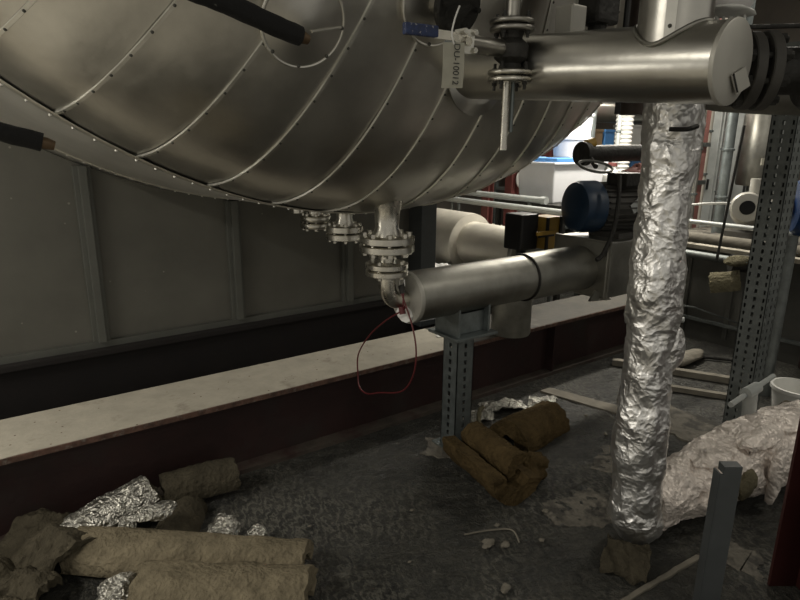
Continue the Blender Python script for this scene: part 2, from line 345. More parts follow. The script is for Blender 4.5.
# ================================================================= STEEL BEAMS
def hbeam(x0, x1, y0, y1, z0, z1, t, tw, label, stiff=(), top='dusty_flange'):
    r = thing('steel_beam', label, 'beam', ((x0+x1)/2, (y0+y1)/2, z0))
    L = x1-x0; xc = (x0+x1)/2; yc = (y0+y1)/2; wd = y1-y0
    # top flange: slightly chipped front edge
    n = 90; vs = []; fs = []
    for i in range(n+1):
        x = x0+L*i/n; j = .004*nz((x, 0, 0), 9)+.003*nz((x, 3, 0), 31)
        vs += [(x, y0+j, z1-t), (x, y0+j*.6, z1), (x, y1, z1), (x, y1, z1-t)]
    for i in range(n):
        a = 4*i; c = a+4
        for q in range(4): fs.append((a+q, c+q, c+(q+1) % 4, a+(q+1) % 4))
    fs += [(0, 1, 2, 3), (4*n+3, 4*n+2, 4*n+1, 4*n)]
    b = MB().add(vs, fs)
    if top != 'dark_beam':   # the dust ends a little beyond the strut post; grime and oil beyond
        good = [q for q in fs if sum(vs[i][0] for i in q)/4 < 2.25]; bad = [q for q in fs if sum(vs[i][0] for i in q)/4 >= 2.25]
        b.f = good+bad; b.split = len(good); b.mat2 = 'grimy_flange'
    f = b.build('top_flange', top, r, smooth=False)
    
    if top != 'dark_beam': f['label'] = 'top flange pale with dust, grimy at its far end'
    MB().box((xc, y0-.002, z1-t/2-.002), (L, .008, t)).build('flange_edge', 'flange_edge' if top != 'dark_beam' else top, f, smooth=False)
    MB().box((xc, yc-.0, (z0+z1)/2), (L-.01, tw, z1-z0-2*t)).build('web', 'red_paint' if top != 'dark_beam' else top, r, smooth=False)
    MB().box((xc, yc, z0+t/2), (L, wd, t)).build('bottom_flange', 'dirty_base' if top != 'dark_beam' else top, r, smooth=False)
    for x in stiff: MB().box((x, y0+wd/4, (z0+z1)/2), (.014, wd/2-.02, z1-z0-2*t)).build('stiffener', 'red_paint', r, smooth=False)
    return r
hbeam(-2.6, 4.2, 2.43, 2.80, 0, .371, .022, .22, 'long rust-red steel beam lying on the floor with a dusty white top flange', (3.05, -.9))
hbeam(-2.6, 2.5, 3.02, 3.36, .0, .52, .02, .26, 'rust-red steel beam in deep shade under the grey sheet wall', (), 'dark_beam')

# ================================================================= TANK
tank = thing('tank', 'huge horizontal steel tank with a dished end clad in riveted metal gores', 'tank', (TC.x+TA.x*1.5, TC.y+TA.y*1.5, TC.z-TR))
SEAMS = [-38.2, -32.6, -26.4, -20.2, -13.7, -7.7, -.8, 5.5, 11.5, 17.4, 23.3]
a = -38.2
while a > -172: a -= 6.0; SEAMS.insert(0, a)
a = 23.3
while a < 180: a += 6.0; SEAMS.append(a)
SEAMS = [a for a in SEAMS if -174 < a < 178]
def head_mesh():
    b = MB(); rhos = [0.0]+[.12+.055*i for i in range(10)]+[.66+.025*i for i in range(10)]+[.91, .925, .94, .953, .965, .975, .983, .99, .995, .998, 1.]
    ang = []
    for i, s in enumerate(SEAMS):
        e = SEAMS[(i+1) % len(SEAMS)]+(360 if i == len(SEAMS)-1 else 0)
        for q in range(4): ang.append((s+(e-s)*q/4, 0 if q == 0 else 1-abs(q/2-1)*.6))
    vs = []; fs = []; n = len(ang)
    for rho in rhos:
        for a, bl in ang:
            p = tpt(R(a), rho); nn = tn(R(a), rho)
            d = .0045*nz(p, 3.1)+.0018*nz(p, 8)+.0006*nz(p, 19)-.004*(1-bl)*min(1, rho)
            vs.append(p+nn*(d if 0 < rho < .999 else 0))
    for i in range(len(rhos)-1):
        for k_ in range(n): fs.append((i*n+k_, i*n+(k_+1) % n, (i+1)*n+(k_+1) % n, (i+1)*n+k_))
    return b.add(vs, fs)
head_mesh().build('dished_end', 'steel', tank, ang=60)
# cylindrical shell behind the end
b = MB(); seg = 120; L = 3.6; vs = []; fs = []
ts = [0, .02, .6, 1.2, 1.8, 2.4, 3.0, L]
for t in ts:
    for q in range(seg):
        a = 2*pi*q/seg; rr = TR+.006+.002*nz((cos(a)*3, sin(a)*3, t*2), 2)
        vs.append(TC+TX*(rr*sin(a))-TZ*(rr*cos(a))+TA*t)
for i in range(len(ts)-1):
    for q in range(seg): fs.append((i*seg+q, i*seg+(q+1) % seg, (i+1)*seg+(q+1) % seg, (i+1)*seg+q))
fs.append(tuple((len(ts)-1)*seg+q for q in range(seg)))
b.add(vs, fs).build('shell', 'shell_metal', tank)
def ringband(t0, rad, th, nm, mt='seam'):
    b = MB(); seg = 160
    vs = []; fs = []
    for q in range(seg):
        a = 2*pi*q/seg
        for dr, dt in ((0, -th), (.006, -th*.6), (.006, th*.6), (0, th)):
            vs.append(TC+TX*((rad+dr)*sin(a))-TZ*((rad+dr)*cos(a))+TA*(t0+dt))
    for q in range(seg):
        c = ((q+1) % seg)*4
        for j in range(3): fs.append((q*4+j, c+j, c+j+1, q*4+j+1))
    b.add(vs, fs)
    for q in range(0, 220):
        a = 2*pi*q/220
        if -1.1 < (a if a < pi else a-2*pi) < 1.1: b.sph(TC+TX*((rad+.006)*sin(a))-TZ*((rad+.006)*cos(a))+TA*t0, .006, 6)
    return b.build(nm, mt, tank)
ringband(-.010, TR+.003, .026, 'rim_band')
ringband(.75, TR+.006, .012, 'shell_band'); ringband(1.5, TR+.006, .012, 'shell_band')
# riveted seam strips on the end
def seam_strip(adeg, r_in=.30):
    a = R(adeg); b = MB(); vs = []; fs = []; n = 36
    for i in range(n+1):
        rho = r_in+(1.0-r_in)*(1-(1-i/n)**1.6); rad = TX*sin(a)-TZ*cos(a); tg = TX*cos(a)+TZ*sin(a)
        p = tpt(a, rho); nn = tn(a, rho)
        for wd, h in ((-.0058, -.002), (-.0044, .005), (.0044, .005), (.0058, -.002)): vs.append(p+tg*wd+nn*h)
    for i in range(n):
        for j in range(3): fs.append((i*4+j, i*4+4+j, i*4+5+j, i*4+j+1))
    return b.add(vs, fs), a
for s in SEAMS:
    if -62 < s < 42:
        start = .852 if abs(s+26.4) < .1 else .3
        b, a = seam_strip(s, start); b.split = len(b.f); b.mat2 = 'dark_seam'; L = start*TR+.04; last = None
        for i in range(900):
            rho = start+.005+(.995-start)*i/900; p = tpt(a, rho, .004)
            if last is None or (p-last).length > .088:
                b.sph(p+(TX*cos(a)+TZ*sin(a))*.001, .0048, 8); last = p
        b.build('seam_strip', 'seam', tank)

# circular cladding covers on the end
def pad(phi, rho, rad, cone=.02, rot=0., seamline=True):
    c = tpt(phi, rho, .004); nn = tn(phi, rho); x, y, z = basis(nn); b = MB(); vs = []; fs = []; n = 40
    prof = [(rad, -.03), (rad, .004), (rad*.96, .010), (rad*.5, .010+cone*.5), (0.02, .010+cone)]
    b.lathe(c, nn, prof[:], 48); p = b.build('cover_disc', 'steel', tank)
    ring = [c+nn*.008+(x*cos(2*pi*i/64)+y*sin(2*pi*i/64))*rad for i in range(64)]
    MB().tube(ring, .0045, 8, closed=True).build('edge_bead', 'seam', p)
    for i in range(8): MB().sph(c+nn*.012+(x*cos(2*pi*i/8+rot)+y*sin(2*pi*i/8+rot))*(rad*.96), .0055, 8).build('rivet', 'dark_seam', p)
    return c, nn, p
PH = R(-24.77)
c, nn, p1 = pad(PH, .8195, .115)
q0 = c+nn*.030+V((.015, 0, -.012)); q1 = V((.915, 1.535, 1.800))
MB().tube([q0, q1], .0035, 6).build('radial_bead', 'seam', p1)
c2, nn2, p2 = pad(R(-13.75), .7223, .125)
# big dark blank flange above the ball valve
b = MB().lathe(c2, nn2, [(.045, 0), (.045, .10)], 24); nz1 = b.build('nozzle', 'stainless_dark', tank)
MB().lathe(c2+nn2*.085, nn2, [(.078, 0), (.082, .004), (.082, .020), (.078, .024)], 32).build('blank_flange', 'iron', nz1)
for i in range(6):
    x, y, z = basis(nn2); pp = c2+nn2*.075+(x*cos(i*pi/3)+y*sin(i*pi/3))*.062
    MB().cyl(pp, pp+nn2*.05, .008, seg=6).build('bolt', 'iron', nz1)

def flange_pair(par, c, d, r, t, gap, nb, rb, bl, mt='stainless', bmt='stainless', hub=None, a0=.3):
    """two facing flanges with bolts round the circle; c is the middle of the joint"""
    c = V(c); x, y, z = basis(d)
    for s in (-1, 1):
        MB().lathe(c+z*s*(gap/2), z*s, [(r*.35, 0), (r*.96, 0), (r, .003), (r, t-.003), (r*.96, t), (r*.35, t)], 36).build('flange', mt, par, ang=50)
    MB().lathe(c-z*gap/2, z, [(r*.7, 0), (r*.7, gap)], 24).build('gasket', 'iron', par)
    for i in range(nb):
        a = 2*pi*i/nb+a0; p = c+(x*cos(a)+y*sin(a))*rb; h = bl/2
        q = MB(); q.cyl(p-z*h, p+z*h, r*.07, seg=8)
        for s in (-1, 1): q.cyl(p+z*s*(gap/2+t), p+z*s*(gap/2+t+r*.13), r*.12, seg=6)
        q.build('bolt', bmt, par)
# bottom nozzles in a row along the tank's underside
def nozzle(x, y, zj, r, label):
    zt = shell_z(x, y)+.03 if y > TC.y else 1.27
    nb = MB().lathe((x, y, zt), (0, 0, -1), [(r*.62, 0), (r*.46, .05), (r*.42, zt-zj-.07), (r*.58, zt-zj-.025), (r*.6, zt-zj-.01)], 28).build('nozzle', 'stainless', tank)
    nb['label'] = label
    flange_pair(nb, (x, y, zj), (0, 0, 1), r, .030, .007, 8, r*.80, .080)
    return nb
nozzle(1.445, 2.08, 1.080, .118, 'largest bottom nozzle, nearest, with a bolted flange joint')
nozzle(1.487, 2.50, 1.072, .090, 'middle bottom nozzle with bolted flanges')
n3 = nozzle(1.523, 2.86, 1.082, .082, 'farthest bottom nozzle with bolted flanges')
MB().cyl((1.44, 2.9, 1.13), (1.44, 2.9, 1.175), .035).build('side_fitting', 'stainless', n3)

# ================================================================= DRAIN ELBOW under the largest nozzle
dr = thing('drain_pipe', 'short stainless elbow with bolted flanges hanging from the largest tank nozzle', 'pipe', (1.445, 2.08, .80))
MB().lathe((1.445, 2.08, 1.046), (0, 0, -1), [(.055, 0), (.036, .02), (.036, .045), (.05, .06)], 24).build('pipe_neck', 'stainless', dr)
flange_pair(dr, (1.445, 2.08, .970), (0, 0, 1), .092, .024, .006, 4, .070, .078, a0=.5)
el = [(1.445, 2.08, .945), (1.447, 2.08, .90), (1.455, 2.08, .865), (1.475, 2.08, .835), (1.505, 2.08, .822), (1.56, 2.08, .82)]
MB().tube(spline(el, 6), .038, 20).build('elbow', 'stainless', dr)

# ================================================================= CLAD PIPE ALONG X ON A STRUT POST
cp = thing('clad_pipe', 'clad pipe lying level on the strut post, from the drain elbow to the square box', 'pipe', (2.2, 2.08, .70))
MB().lathe((1.555, 2.08, .826), (1, 0, 0), [(.1, 0), (.116, .003), (.116, .76), (.1165, .765)], 48).build('cladding', 'clad_dull', cp)
MB().lathe((2.30, 2.08, .826), (1, 0, 0), [(.113, 0), (.1235, .006), (.1235, .50), (.12, .51)], 48).build('cladding', 'clad_dull', cp)
MB().lathe((1.548, 2.08, .826), (1, 0, 0), [(.03, -.002), (.116, 0), (.1185, .004), (.1185, .02), (.116, .022)], 48).build('end_cap', 'cap', cp)
MB().tube([V((2.30, 2.08+.1195*cos(i*pi/24), .826+.1195*sin(i*pi/24))) for i in range(48)], .006, 8, closed=True).build('joint_ring', 'iron', cp)
# torn white patch with red sleeve where the wires leave
b = MB(); n = 10; vs = [(1.512+.02*(cos(t*.63)+1)/2, 2.075+.034*cos(t*.63)*(1+.3*nz((t, 0, 0), 1.3)), .897+.030*sin(t*.63)) for t in range(10)]
vs += [(p[0]+.004, p[1], p[2]) for p in vs]; b.add(vs, [tuple(range(10)), tuple(range(19, 9, -1))]+[(i, (i+1) % 10, 10+(i+1) % 10, 10+i) for i in range(10)])
b.build('torn_wrap', 'paper', cp, smooth=False)
b = MB(); vs = [(1.536, 2.075+.056*cos(t*.63)*(1+.25*nz((t, 4, 0), 1.3)), .752+.038*sin(t*.63)) for t in range(10)]
vs += [(1.546, p[1], p[2]) for p in vs]; b.add(vs, [tuple(range(10)), tuple(range(19, 9, -1))]+[(i, (i+1) % 10, 10+(i+1) % 10, 10+i) for i in range(10)])
b.build('torn_wrap', 'paper', cp, smooth=False)
# red wire loop
wire = [(1.50, 2.03, .875), (1.49, 2.02, .82), (1.50, 2.03, .79), (1.50, 2.16, .71), (1.50, 2.30, .60), (1.50, 2.405, .47), (1.50, 2.41, .36), (1.49, 2.38, .305), (1.49, 2.31, .295), (1.49, 2.2, .34), (1.5, 2.07, .385), (1.5, 1.995, .44), (1.5, 1.945, .53), (1.5, 1.935, .63), (1.5, 1.96, .72), (1.5, 2.0, .79), (1.49, 2.03, .86), (1.50, 2.06, .885)]
o = MB().tube(spline(wire, 6), .0036, 8).build('wire_loop', 'red_wire'); tag(o, 'thin red wire hanging in a loop from the end of the clad pipe', 'wire')
MB().cyl((1.50, 2.05, .895), (1.50, 2.035, .862), .014).build('wire_sleeve', 'iron', o); MB().cyl((1.50, 2.045, .80), (1.50, 2.035, .768), .014).build('wire_sleeve', 'red_wire', o)

# perforated strut maker: a flat plate with real slots
def perf_plate(b, o, u, v, n, wid, hgt, th, cols, pitch, hole):
    """o lower corner, u across, v up, n normal; cols: list of (centre across, hole width); slots of height hole every pitch"""
    o, u, v, n = V(o), V(u).normalized(), V(v).normalized(), V(n).normalized()
    xs = [0]
    for c, hw_ in cols: xs += [c-hw_/2, c+hw_/2]
    xs.append(wid)
    def slab(x0, x1, y0, y1):
        if x1-x0 < 1e-4 or y1-y0 < 1e-4: return
        b.obox(o+u*(x0+x1)/2+v*(y0+y1)/2+n*th/2, u*(x1-x0)/2, v*(y1-y0)/2, n*th/2)
    for i in range(0, len(xs)-1, 2): slab(xs[i], xs[i+1], 0, hgt)
    for i in range(1, len(xs)-1, 2):
        y = 0; 
        while y < hgt:
            slab(xs[i], xs[i+1], y, min(hgt, y+pitch-hole)); y += pitch
# strut post carrying the clad pipe
sp = thing('strut_post', 'slotted galvanised strut post standing on the floor under the clad pipe', 'post', (1.875, 2.08, 0))
def post_frame(par, c, s, z0, z1, mt, pitch=.05, hole=.026, slots=((.5, .16),), lean=(0, 0)):
    """square strut, slots on all four faces"""
    x, y = c; h = z1-z0; up = V((lean[0], lean[1], 1)).normalized()
    corners = [((x-s/2, y-s/2), (1, 0, 0), (0, 1, 0)), ((x+s/2, y-s/2), (0, 1, 0), (-1, 0, 0)), ((x+s/2, y+s/2), (-1, 0, 0), (0, -1, 0)), ((x-s/2, y+s/2), (0, -1, 0), (1, 0, 0))]
    for (cx, cy), u, nn_ in corners:
        b = MB(); perf_plate(b, (cx, cy, z0), u, up, nn_, s, h, .004, [(q[0]*s, q[1]*s) for q in slots], pitch, hole)
        b.build('slotted_face', mt, par, smooth=False)
post_frame(sp, (1.875, 2.08), .105, .014, .60, 'galv', .042, .024, ((.5, .16),))
MB().box((1.875, 2.08, .008), (.17, .17, .014)).build('base_plate', 'galv', sp, smooth=False, bevel=.002)
MB().box((1.90, 2.08, .606), (.26, .22, .014)).build('head_plate', 'galv', sp, smooth=False, bevel=.002)
b = MB()
for x in (1.80, 1.99): b.obox((x, 2.08, .68), (.006, 0, 0), (0, .085, 0), (0, 0, .068))
b.box((1.895, 2.03, .665), (.2, .008, .10)); b.box((1.895, 2.13, .665), (.2, .008, .10))
b.build('pipe_saddle', 'galv', sp, smooth=False)

# ================================================================= SQUARE CLAD BOX, COLLAR, MOTOR ACTUATOR
bx = thing('clad_box', 'boxy clad valve cover at the far end of the level clad pipe', 'valve cover', (3.1, 2.08, .68))
MB().box((3.11, 2.08, .835), (.70, .36, .31)).build('cladding', 'clad_dull', bx, smooth=False, bevel=.008)
for x in (2.77, 3.08, 3.45): MB().box((x, 2.08, .835), (.012, .38, .32)).build('seam_band', 'clad_dirty', bx, smooth=False)
b = MB().add([(2.72, 1.93, .73), (2.86, 1.92, .66), (2.70, 1.95, .665), (2.72, 1.94, .73), (2.86, 1.93, .66), (2.70, 1.96, .665)], [(0, 1, 2), (5, 4, 3), (0, 3, 4, 1), (1, 4, 5, 2), (2, 5, 3, 0)])
o = b.build('loose_flap', 'clad', bx, smooth=False); o['label'] = 'pale bent flap of sheet metal under the box'
o = MB().lathe((2.62, 2.44, .372), (0, 0, 1), [(.115, 0), (.12, .01), (.12, .30), (.10, .31)], 36).build('clad_stub', 'clad_dirty')
tag(o, 'short dirty clad stub standing on the beam below the level clad pipe', 'pipe stub')
o = MB().box((2.34, 2.60, .3745), (.30, .035, .003), rz=R(-12)).build('paper_strip', 'white', smooth=False)
tag(o, 'narrow white strip lying on the beam top beside the dirty stub', 'strip')

mo = thing('motor', 'dark blue round-faced electric motor on top of the boxy valve cover', 'motor', (3.0, 2.08, .99))
ax = V((.93, -.30, 0)).normalized(); p0 = V((2.86, 2.14, 1.155))
MB().lathe(p0-ax*.10, ax, [(.04, 0), (.10, .004), (.135, .02), (.145, .05), (.145, .14), (.14, .145)], 36).build('fan_cowl', 'blue_dark', mo)
b = MB().lathe(p0+ax*.045, ax, [(.12, 0), (.12, .30), (.09, .33)], 32)
for i in range(24):
    t = 2*pi*i/24; x, y, z = basis(ax); d = x*cos(t)+y*sin(t); b.obox(p0+ax*.19+d*.125, ax*.13, d*.012, ax.cross(d)*.003)
b.build('finned_body', 'motor_grey', mo)
b = MB().box((3.03, 2.05, 1.005), (.24, .2, .03)); b.build('foot', 'motor_grey', mo, smooth=False)
b = MB().box((3.02, 2.02, 1.31), (.16, .13, .07)); b.build('terminal_box', 'iron', mo, smooth=False, bevel=.006)
b = MB().obox((3.045, 1.952, 1.165), (.024, -.006, .02), (-.015, .004, .024), (.001, .003, 0)); o = b.build('nameplate', 'pipe_grey', mo, smooth=False); o['label'] = 'small pale diamond plate'
o = MB().tube(spline([(2.83, 1.93, 1.34), (2.80, 1.90, 1.2), (2.78, 1.90, 1.05), (2.74, 1.92, .93), (2.70, 1.93, .90)], 6), .012, 8).build('cable', 'iron')
tag(o, 'black cable drooping over the front of the blue motor', 'cable')
hv = thing('gate_valve', 'dark valve body with a round handwheel above the blue motor', 'valve', (2.98, 2.3, 1.36))
MB().cyl((3.04, 2.33, 1.44), (3.8, 2.2, 1.45), .05).build('body', 'iron', hv)
MB().cyl((3.02, 2.335, 1.44), (3.06, 2.33, 1.44), .07).build('flange', 'iron', hv)
MB().tube([V((2.92, 2.15, 1.375))+V((.09*cos(t*pi/16), -.03*cos(t*pi/16)+.06*sin(t*pi/16), .03*sin(t*pi/16))) for t in range(32)], .008, 8, closed=True).build('handwheel', 'hose_grey', hv)
MB().cyl((2.92, 2.15, 1.375), (3.06, 2.30, 1.42), .014).build('stem', 'iron', hv)
o = MB().lathe((3.05, 2.33, 1.49), (1, -.2, .3), [(.02, 0), (.03, .01), (.03, .06)], 12).build('cap', 'yellow', hv)

# ================================================================= REAR REDUCER PIPE ALONG Y, actuator, rails
rp = thing('reducer_pipe', 'pale clad pipe stepping from wide to narrow behind the tank, running toward the camera', 'pipe', (3.3, 3.6, .45))
MB().lathe((3.36, 5.4, .69), (0, -1, 0), [(.25, 0), (.25, 1.74), (.245, 1.78), (.17, 1.80)], 48).build('wide_section', 'pale_clad', rp)
MB().lathe((3.36, 3.93, .70), (0, -1, 0), [(.175, 0), (.175, .9), (.17, .92)], 40).build('narrow_section', 'pale_clad', rp)
MB().lathe((3.36, 3.04, .70), (0, -1, 0), [(.178, 0), (.18, .01), (.18, .03), (.178, .04)], 40).build('end_ring', 'clad_dull', rp)
o = MB().box((3.36, 3.22, .255), (.22, .26, .51)).build('pipe_plinth', 'clad_dirty', smooth=False, bevel=.01)
tag(o, 'dirty grey block carrying the narrow part of the reducer pipe', 'plinth')
act = thing('actuator', 'black actuator with a yellow striped cover in front of the reducer pipe', 'actuator', (2.66, 2.42, .76))
MB().box((2.66, 2.44, .995), (.14, .14, .21)).build('housing', 'black', act, smooth=False, bevel=.01)
MB().box((2.82, 2.39, .985), (.13, .12, .19)).build('cover', 'yellow', act, smooth=False, bevel=.006)
b = MB()
for dx in (-.062, 0.055): b.box((2.82+dx, 2.325, .985), (.018, .012, .19))
b.box((2.74, 2.315, .985), (.13, .01, .03)); b.build('straps', 'black', act, smooth=False)
MB().box((2.73, 2.305, .995), (.17, .012, .022)).build('pointer', 'yellow', act, smooth=False)
b = MB(); b.cyl((2.68, 2.45, .373), (2.68, 2.45, .89), .03); b.cyl((2.66, 2.36, .79), (2.66, 2.48, .79), .03); b.build('stem', 'black', act)
for i, (x, z, y0, y1, lb) in enumerate([(3.9, 1.04, 3.35, 4.7, 'upper pale grey rail pipe between tank and plastic bin'), (3.82, .97, 3.0, 4.7, 'lower pale grey rail pipe just above the reducer pipe')]):
    t = thing('rail_pipe', lb, 'pipe', (x, 4, z-.03), 'pale rail pipes')
    MB().cyl((x, y0, z), (x, y1, z), .026).build('tube', 'pipe_grey', t)
    MB().cyl((x, y0+.02, z), (x, y0-.03, z), .032).build('end_fitting', 'pipe_grey', t)
    MB().cyl((x, y1-.3, z-.0), (x, y1-.3, .0), .016).build('support', 'galv_dark', t)
    MB().cyl((x, y0+.15, z-.0), (x, y0+.15, .0), .016).build('support', 'galv_dark', t)
o = MB().box((4.5, 4.9, .55), (1.1, 1.6, .05)).build('pale_platform', 'dusty_flange', smooth=False)
tag(o, 'pale flat platform on the floor seen behind the reducer pipe', 'platform')
b = MB()
for x in (4.05, 4.95):
    for y in (4.2, 5.6): b.box((x, y, .265), (.06, .06, .52))
b.build('legs', 'galv_dark', o, smooth=False)

# ================================================================= BACKGROUND: bins, red posts, pipes
def table(x0, x1, y0, y1, z, label, mt='galv_dark'):
    t = thing('workbench', label, 'bench', ((x0+x1)/2, (y0+y1)/2, 0))
    MB().box(((x0+x1)/2, (y0+y1)/2, z-.02), (x1-x0, y1-y0, .04)).build('top', mt, t, smooth=False)
    for x in (x0+.03, x1-.03):
        for y in (y0+.03, y1-.03): MB().box((x, y, (z-.04)/2), (.04, .04, z-.04)).build('leg', mt, t, smooth=False)
    return t
table(3.98, 5.3, 3.2, 4.0, 1.0, 'dark metal bench carrying the milky plastic bin behind the tank', 'iron')
def binbox(cx, cy, z, sx, sy, h, label, lid=None, grp=None):
    t = thing('storage_bin', label, 'bin', (cx, cy, z), grp)
    b = MB(); k = .90
    vs = [(cx+i*sx/2*k, cy+j*sy/2*k, z) for i, j in ((-1, -1), (1, -1), (1, 1), (-1, 1))]+[(cx+i*sx/2, cy+j*sy/2, z+h) for i, j in ((-1, -1), (1, -1), (1, 1), (-1, 1))]
    b.add(vs, [(3, 2, 1, 0), (0, 1, 5, 4), (1, 2, 6, 5), (2, 3, 7, 6), (3, 0, 4, 7), (4, 5, 6, 7)]).build('body', 'bin', t, smooth=False, bevel=.012)
    MB().box((cx, cy, z+h+.004), (sx+.03, sy+.03, .018)).build('rim', 'bin', t, smooth=False, bevel=.004)
    if lid: MB().box((cx-sx*.27, cy, z+h+.03), (sx*.42, sy+.02, .04)).build('lid', lid, t, smooth=False, bevel=.01)
binbox(4.40, 3.6, 1.0, .70, .42, .33, 'milky plastic storage bin with a blue lid corner on the dark bench', 'lid_blue')
for i, (z, h, r) in enumerate([(1.352, .20, .17), (1.552, .20, .165), (1.752, .17, .16)]):
    t = thing('plastic_tub', ['lowest milky tub standing on the storage bin', 'middle milky tub in the stack on the storage bin', 'topmost milky tub of the stack on the storage bin'][i], 'tub', (4.50, 3.6, z), 'stack of milky tubs')
    MB().lathe((4.52, 3.6, z), (0, 0, 1), [(r*.9, 0), (r, h-.02), (r*1.06, h-.02), (r*1.06, h-.001)], 32).build('body', 'bin', t)
o = MB().box((4.25, 3.52, 1.375), (.2, .1, .02)).build('black_tray', 'black', smooth=False); tag(o, 'thin black tray lying on the storage bin beside the tubs', 'tray')
for i, (x, y, wd) in enumerate([(4.62, 4.75, .07), (4.85, 4.62, .10), (5.22, 4.45, .06)]):
    t = thing('red_post', ['narrow red-brown steel post nearest the tank, behind the rails', 'broad red-brown steel post in the middle behind the rails', 'thin red-brown post just left of the plastic bin'][i], 'post', (x, y, 0), 'red-brown posts behind the rails')
    MB().box((x, y, 1.5), (wd, .012, 3.0)).build('web', 'red_bg', t, smooth=False)
    for s in (-1, 1): MB().box((x+s*wd/2, y, 1.5), (.012, .1, 3.0)).build('flange', 'red_bg', t, smooth=False)
cl = thing('cable_coil', 'coil of pale cable hanging between the red-brown posts', 'cable', (4.95, 4.56, 1.0))
for r in (.05, .075, .10): MB().tube([V((4.96+r*cos(t*pi/12), 4.56, 1.12+r*sin(t*pi/12))) for t in range(24)], .012, 6, closed=True).build('turn', 'white', cl)
def vpipe(name, x, y, r, z0, z1, mt, label, cat='pipe', grp=None, bands=(), bmt='galv'):
    t = thing(name, label, cat, (x, y, z0), grp)
    MB().cyl((x, y, z0), (x, y, z1), r).build('tube', mt, t)
    for z in bands: MB().lathe((x, y, z), (0, 0, 1), [(r, 0), (r*1.25, .004), (r*1.25, .02), (r, .024)], 20).build('collar', bmt, t)
    return t
vpipe('vertical_pipe', 4.98, 3.75, .035, 0, 3.0, 'galv', 'grey upright pipe between the milky tubs and the white corrugated hose', bands=(1.5, 1.9))
vpipe('vertical_pipe', 5.12, 3.55, .022, 0, 3.0, 'pipe_grey', 'thin pale upright pipe left of the white corrugated hose', bands=(1.6,))
b = MB(); pr = []
for i in range(60): pr.append((.075+(.010 if i % 2 else 0), i*.02))
o = b.lathe((5.35, 3.65, 1.1), (0, 0, 1), pr, 24).build('corrugated_hose', 'white'); tag(o, 'white corrugated duct hose standing upright behind the gate valve', 'hose')
o = MB().cyl((5.35, 3.65, 0), (5.35, 3.65, 1.1), .10).build('dark_standpipe', 'iron'); tag(o, 'dark standpipe below the white corrugated hose', 'pipe')
t = thing('tank_vessel', 'pale horizontal vessel high behind the foil pipe', 'vessel', (6.2, 4.2, 1.75))
MB().lathe((5.4, 4.3, 1.85), (1, -.25, 0), [(.02, -.05), (.10, -.03), (.13, .03), (.13, 1.3), (.08, 1.38)], 32).build('body', 'clad', t)
MB().cyl((5.6, 4.25, 1.72), (5.6, 4.25, 0), .03).build('leg', 'galv_dark', t); MB().cyl((6.5, 4.03, 1.72), (6.5, 4.03, 0), .03).build('leg', 'galv_dark', t)
o = MB().tube(spline([(5.14, 3.56, 2.3), (5.4, 3.6, 2.05), (5.58, 3.58, 1.8), (5.68, 3.55, 1.62), (5.9, 3.5, 1.5), (6.2, 3.45, 1.46)], 8), .018, 8).build('white_hose', 'white'); tag(o, 'thin white hose drooping left of the foil pipe', 'hose')
# cluttered shelf behind
sh = thing('shelf_rack', 'grey storage rack with shelves along the far wall', 'rack', (7.2, 5.2, 0))
for z in (.45, .95, 1.45, 1.95, 2.45): MB().box((7.2, 5.2, z), (3.6, .5, .03)).build('shelf', 'galv', sh, smooth=False)
for x in (5.42, 6.6, 7.8, 8.98):
    for y in (4.97, 5.43): MB().box((x, y, 1.3), (.04, .04, 2.6)).build('upright', 'galv', sh, smooth=False)
i = 0; cols = ['cardboard', 'white', 'grey', 'blue', 'red']
M['cardboard'] = mat('cardboard', (.30, .21, .12), .85, 0, .1, 8)
cm = {'cardboard': 'cardboard', 'white': 'white', 'grey': 'pipe_grey', 'blue': 'lid_blue', 'red': 'red_bg'}
ORD = ['first', 'second', 'third', 'fourth', 'fifth', 'sixth', 'seventh', 'eighth', 'ninth', 'tenth']
ordn = ['lowest', 'second', 'third', 'fourth']
for zi, z in enumerate((.465, .965, 1.465, 1.965)):
    x = 5.55; j = {}
    while x < 8.8:
        wd = random.uniform(.16, .34); h = random.uniform(.16, .38); c = random.choice(cols)
        if not (zi < 1):
            t = thing('storage_box', '%s %s box from the left on the %s shelf of the far rack' % (ORD[j.get(c, 0)], c, ordn[zi]), 'box', (x+wd/2, 5.15, z), 'boxes on the far rack')
            MB().box((x+wd/2, 5.15, z+h/2), (wd, .3, h)).build('carton', cm[c], t, smooth=False, bevel=.006)
            MB().box((x+wd/2, 5.15, z+h-.012), (wd+.014, .314, .03)).build('lid', cm[c], t, smooth=False)
        x += wd+random.uniform(.03, .14); j[c] = j.get(c, 0)+1
# far uprights seen right of the foil pipe
for i, (x, y, r, mt, lb) in enumerate([
        (5.05, 2.95, .035, 'galv', 'grey upright pipe close behind the right edge of the foil pipe'),
        (5.45, 2.95, .045, 'clad', 'shiny upright pipe between the foil pipe and the pink post'),
        (5.95, 2.95, .03, 'galv_dark', 'thin dark upright pipe right of the pink post'),
        (5.35, 2.62, .042, 'galv', 'grey upright pipe in front of the pale cylinder'),
        (6.35, 2.55, .03, 'iron', 'dark upright pipe right of the pale cylinder')]):
    vpipe('vertical_pipe', x, y, r, 0, 3.2, mt, lb, grp=None, bands=(1.05, 1.45))
t = thing('pink_post', 'faded pink-red steel post behind the foil pipe', 'post', (5.75, 3.1, 0))
MB().box((5.75, 3.1, 1.5), (.13, .10, 3.0)).build('shaft', 'pink', t, smooth=False)
for z in (1.15, 1.5): MB().box((5.75, 3.04, z), (.17, .03, .04)).build('clamp', 'galv_dark', t, smooth=False)
t = thing('standing_cylinder', 'pale grey upright cylinder with a small label behind the perforated post', 'cylinder', (5.9, 2.62, 1.14))
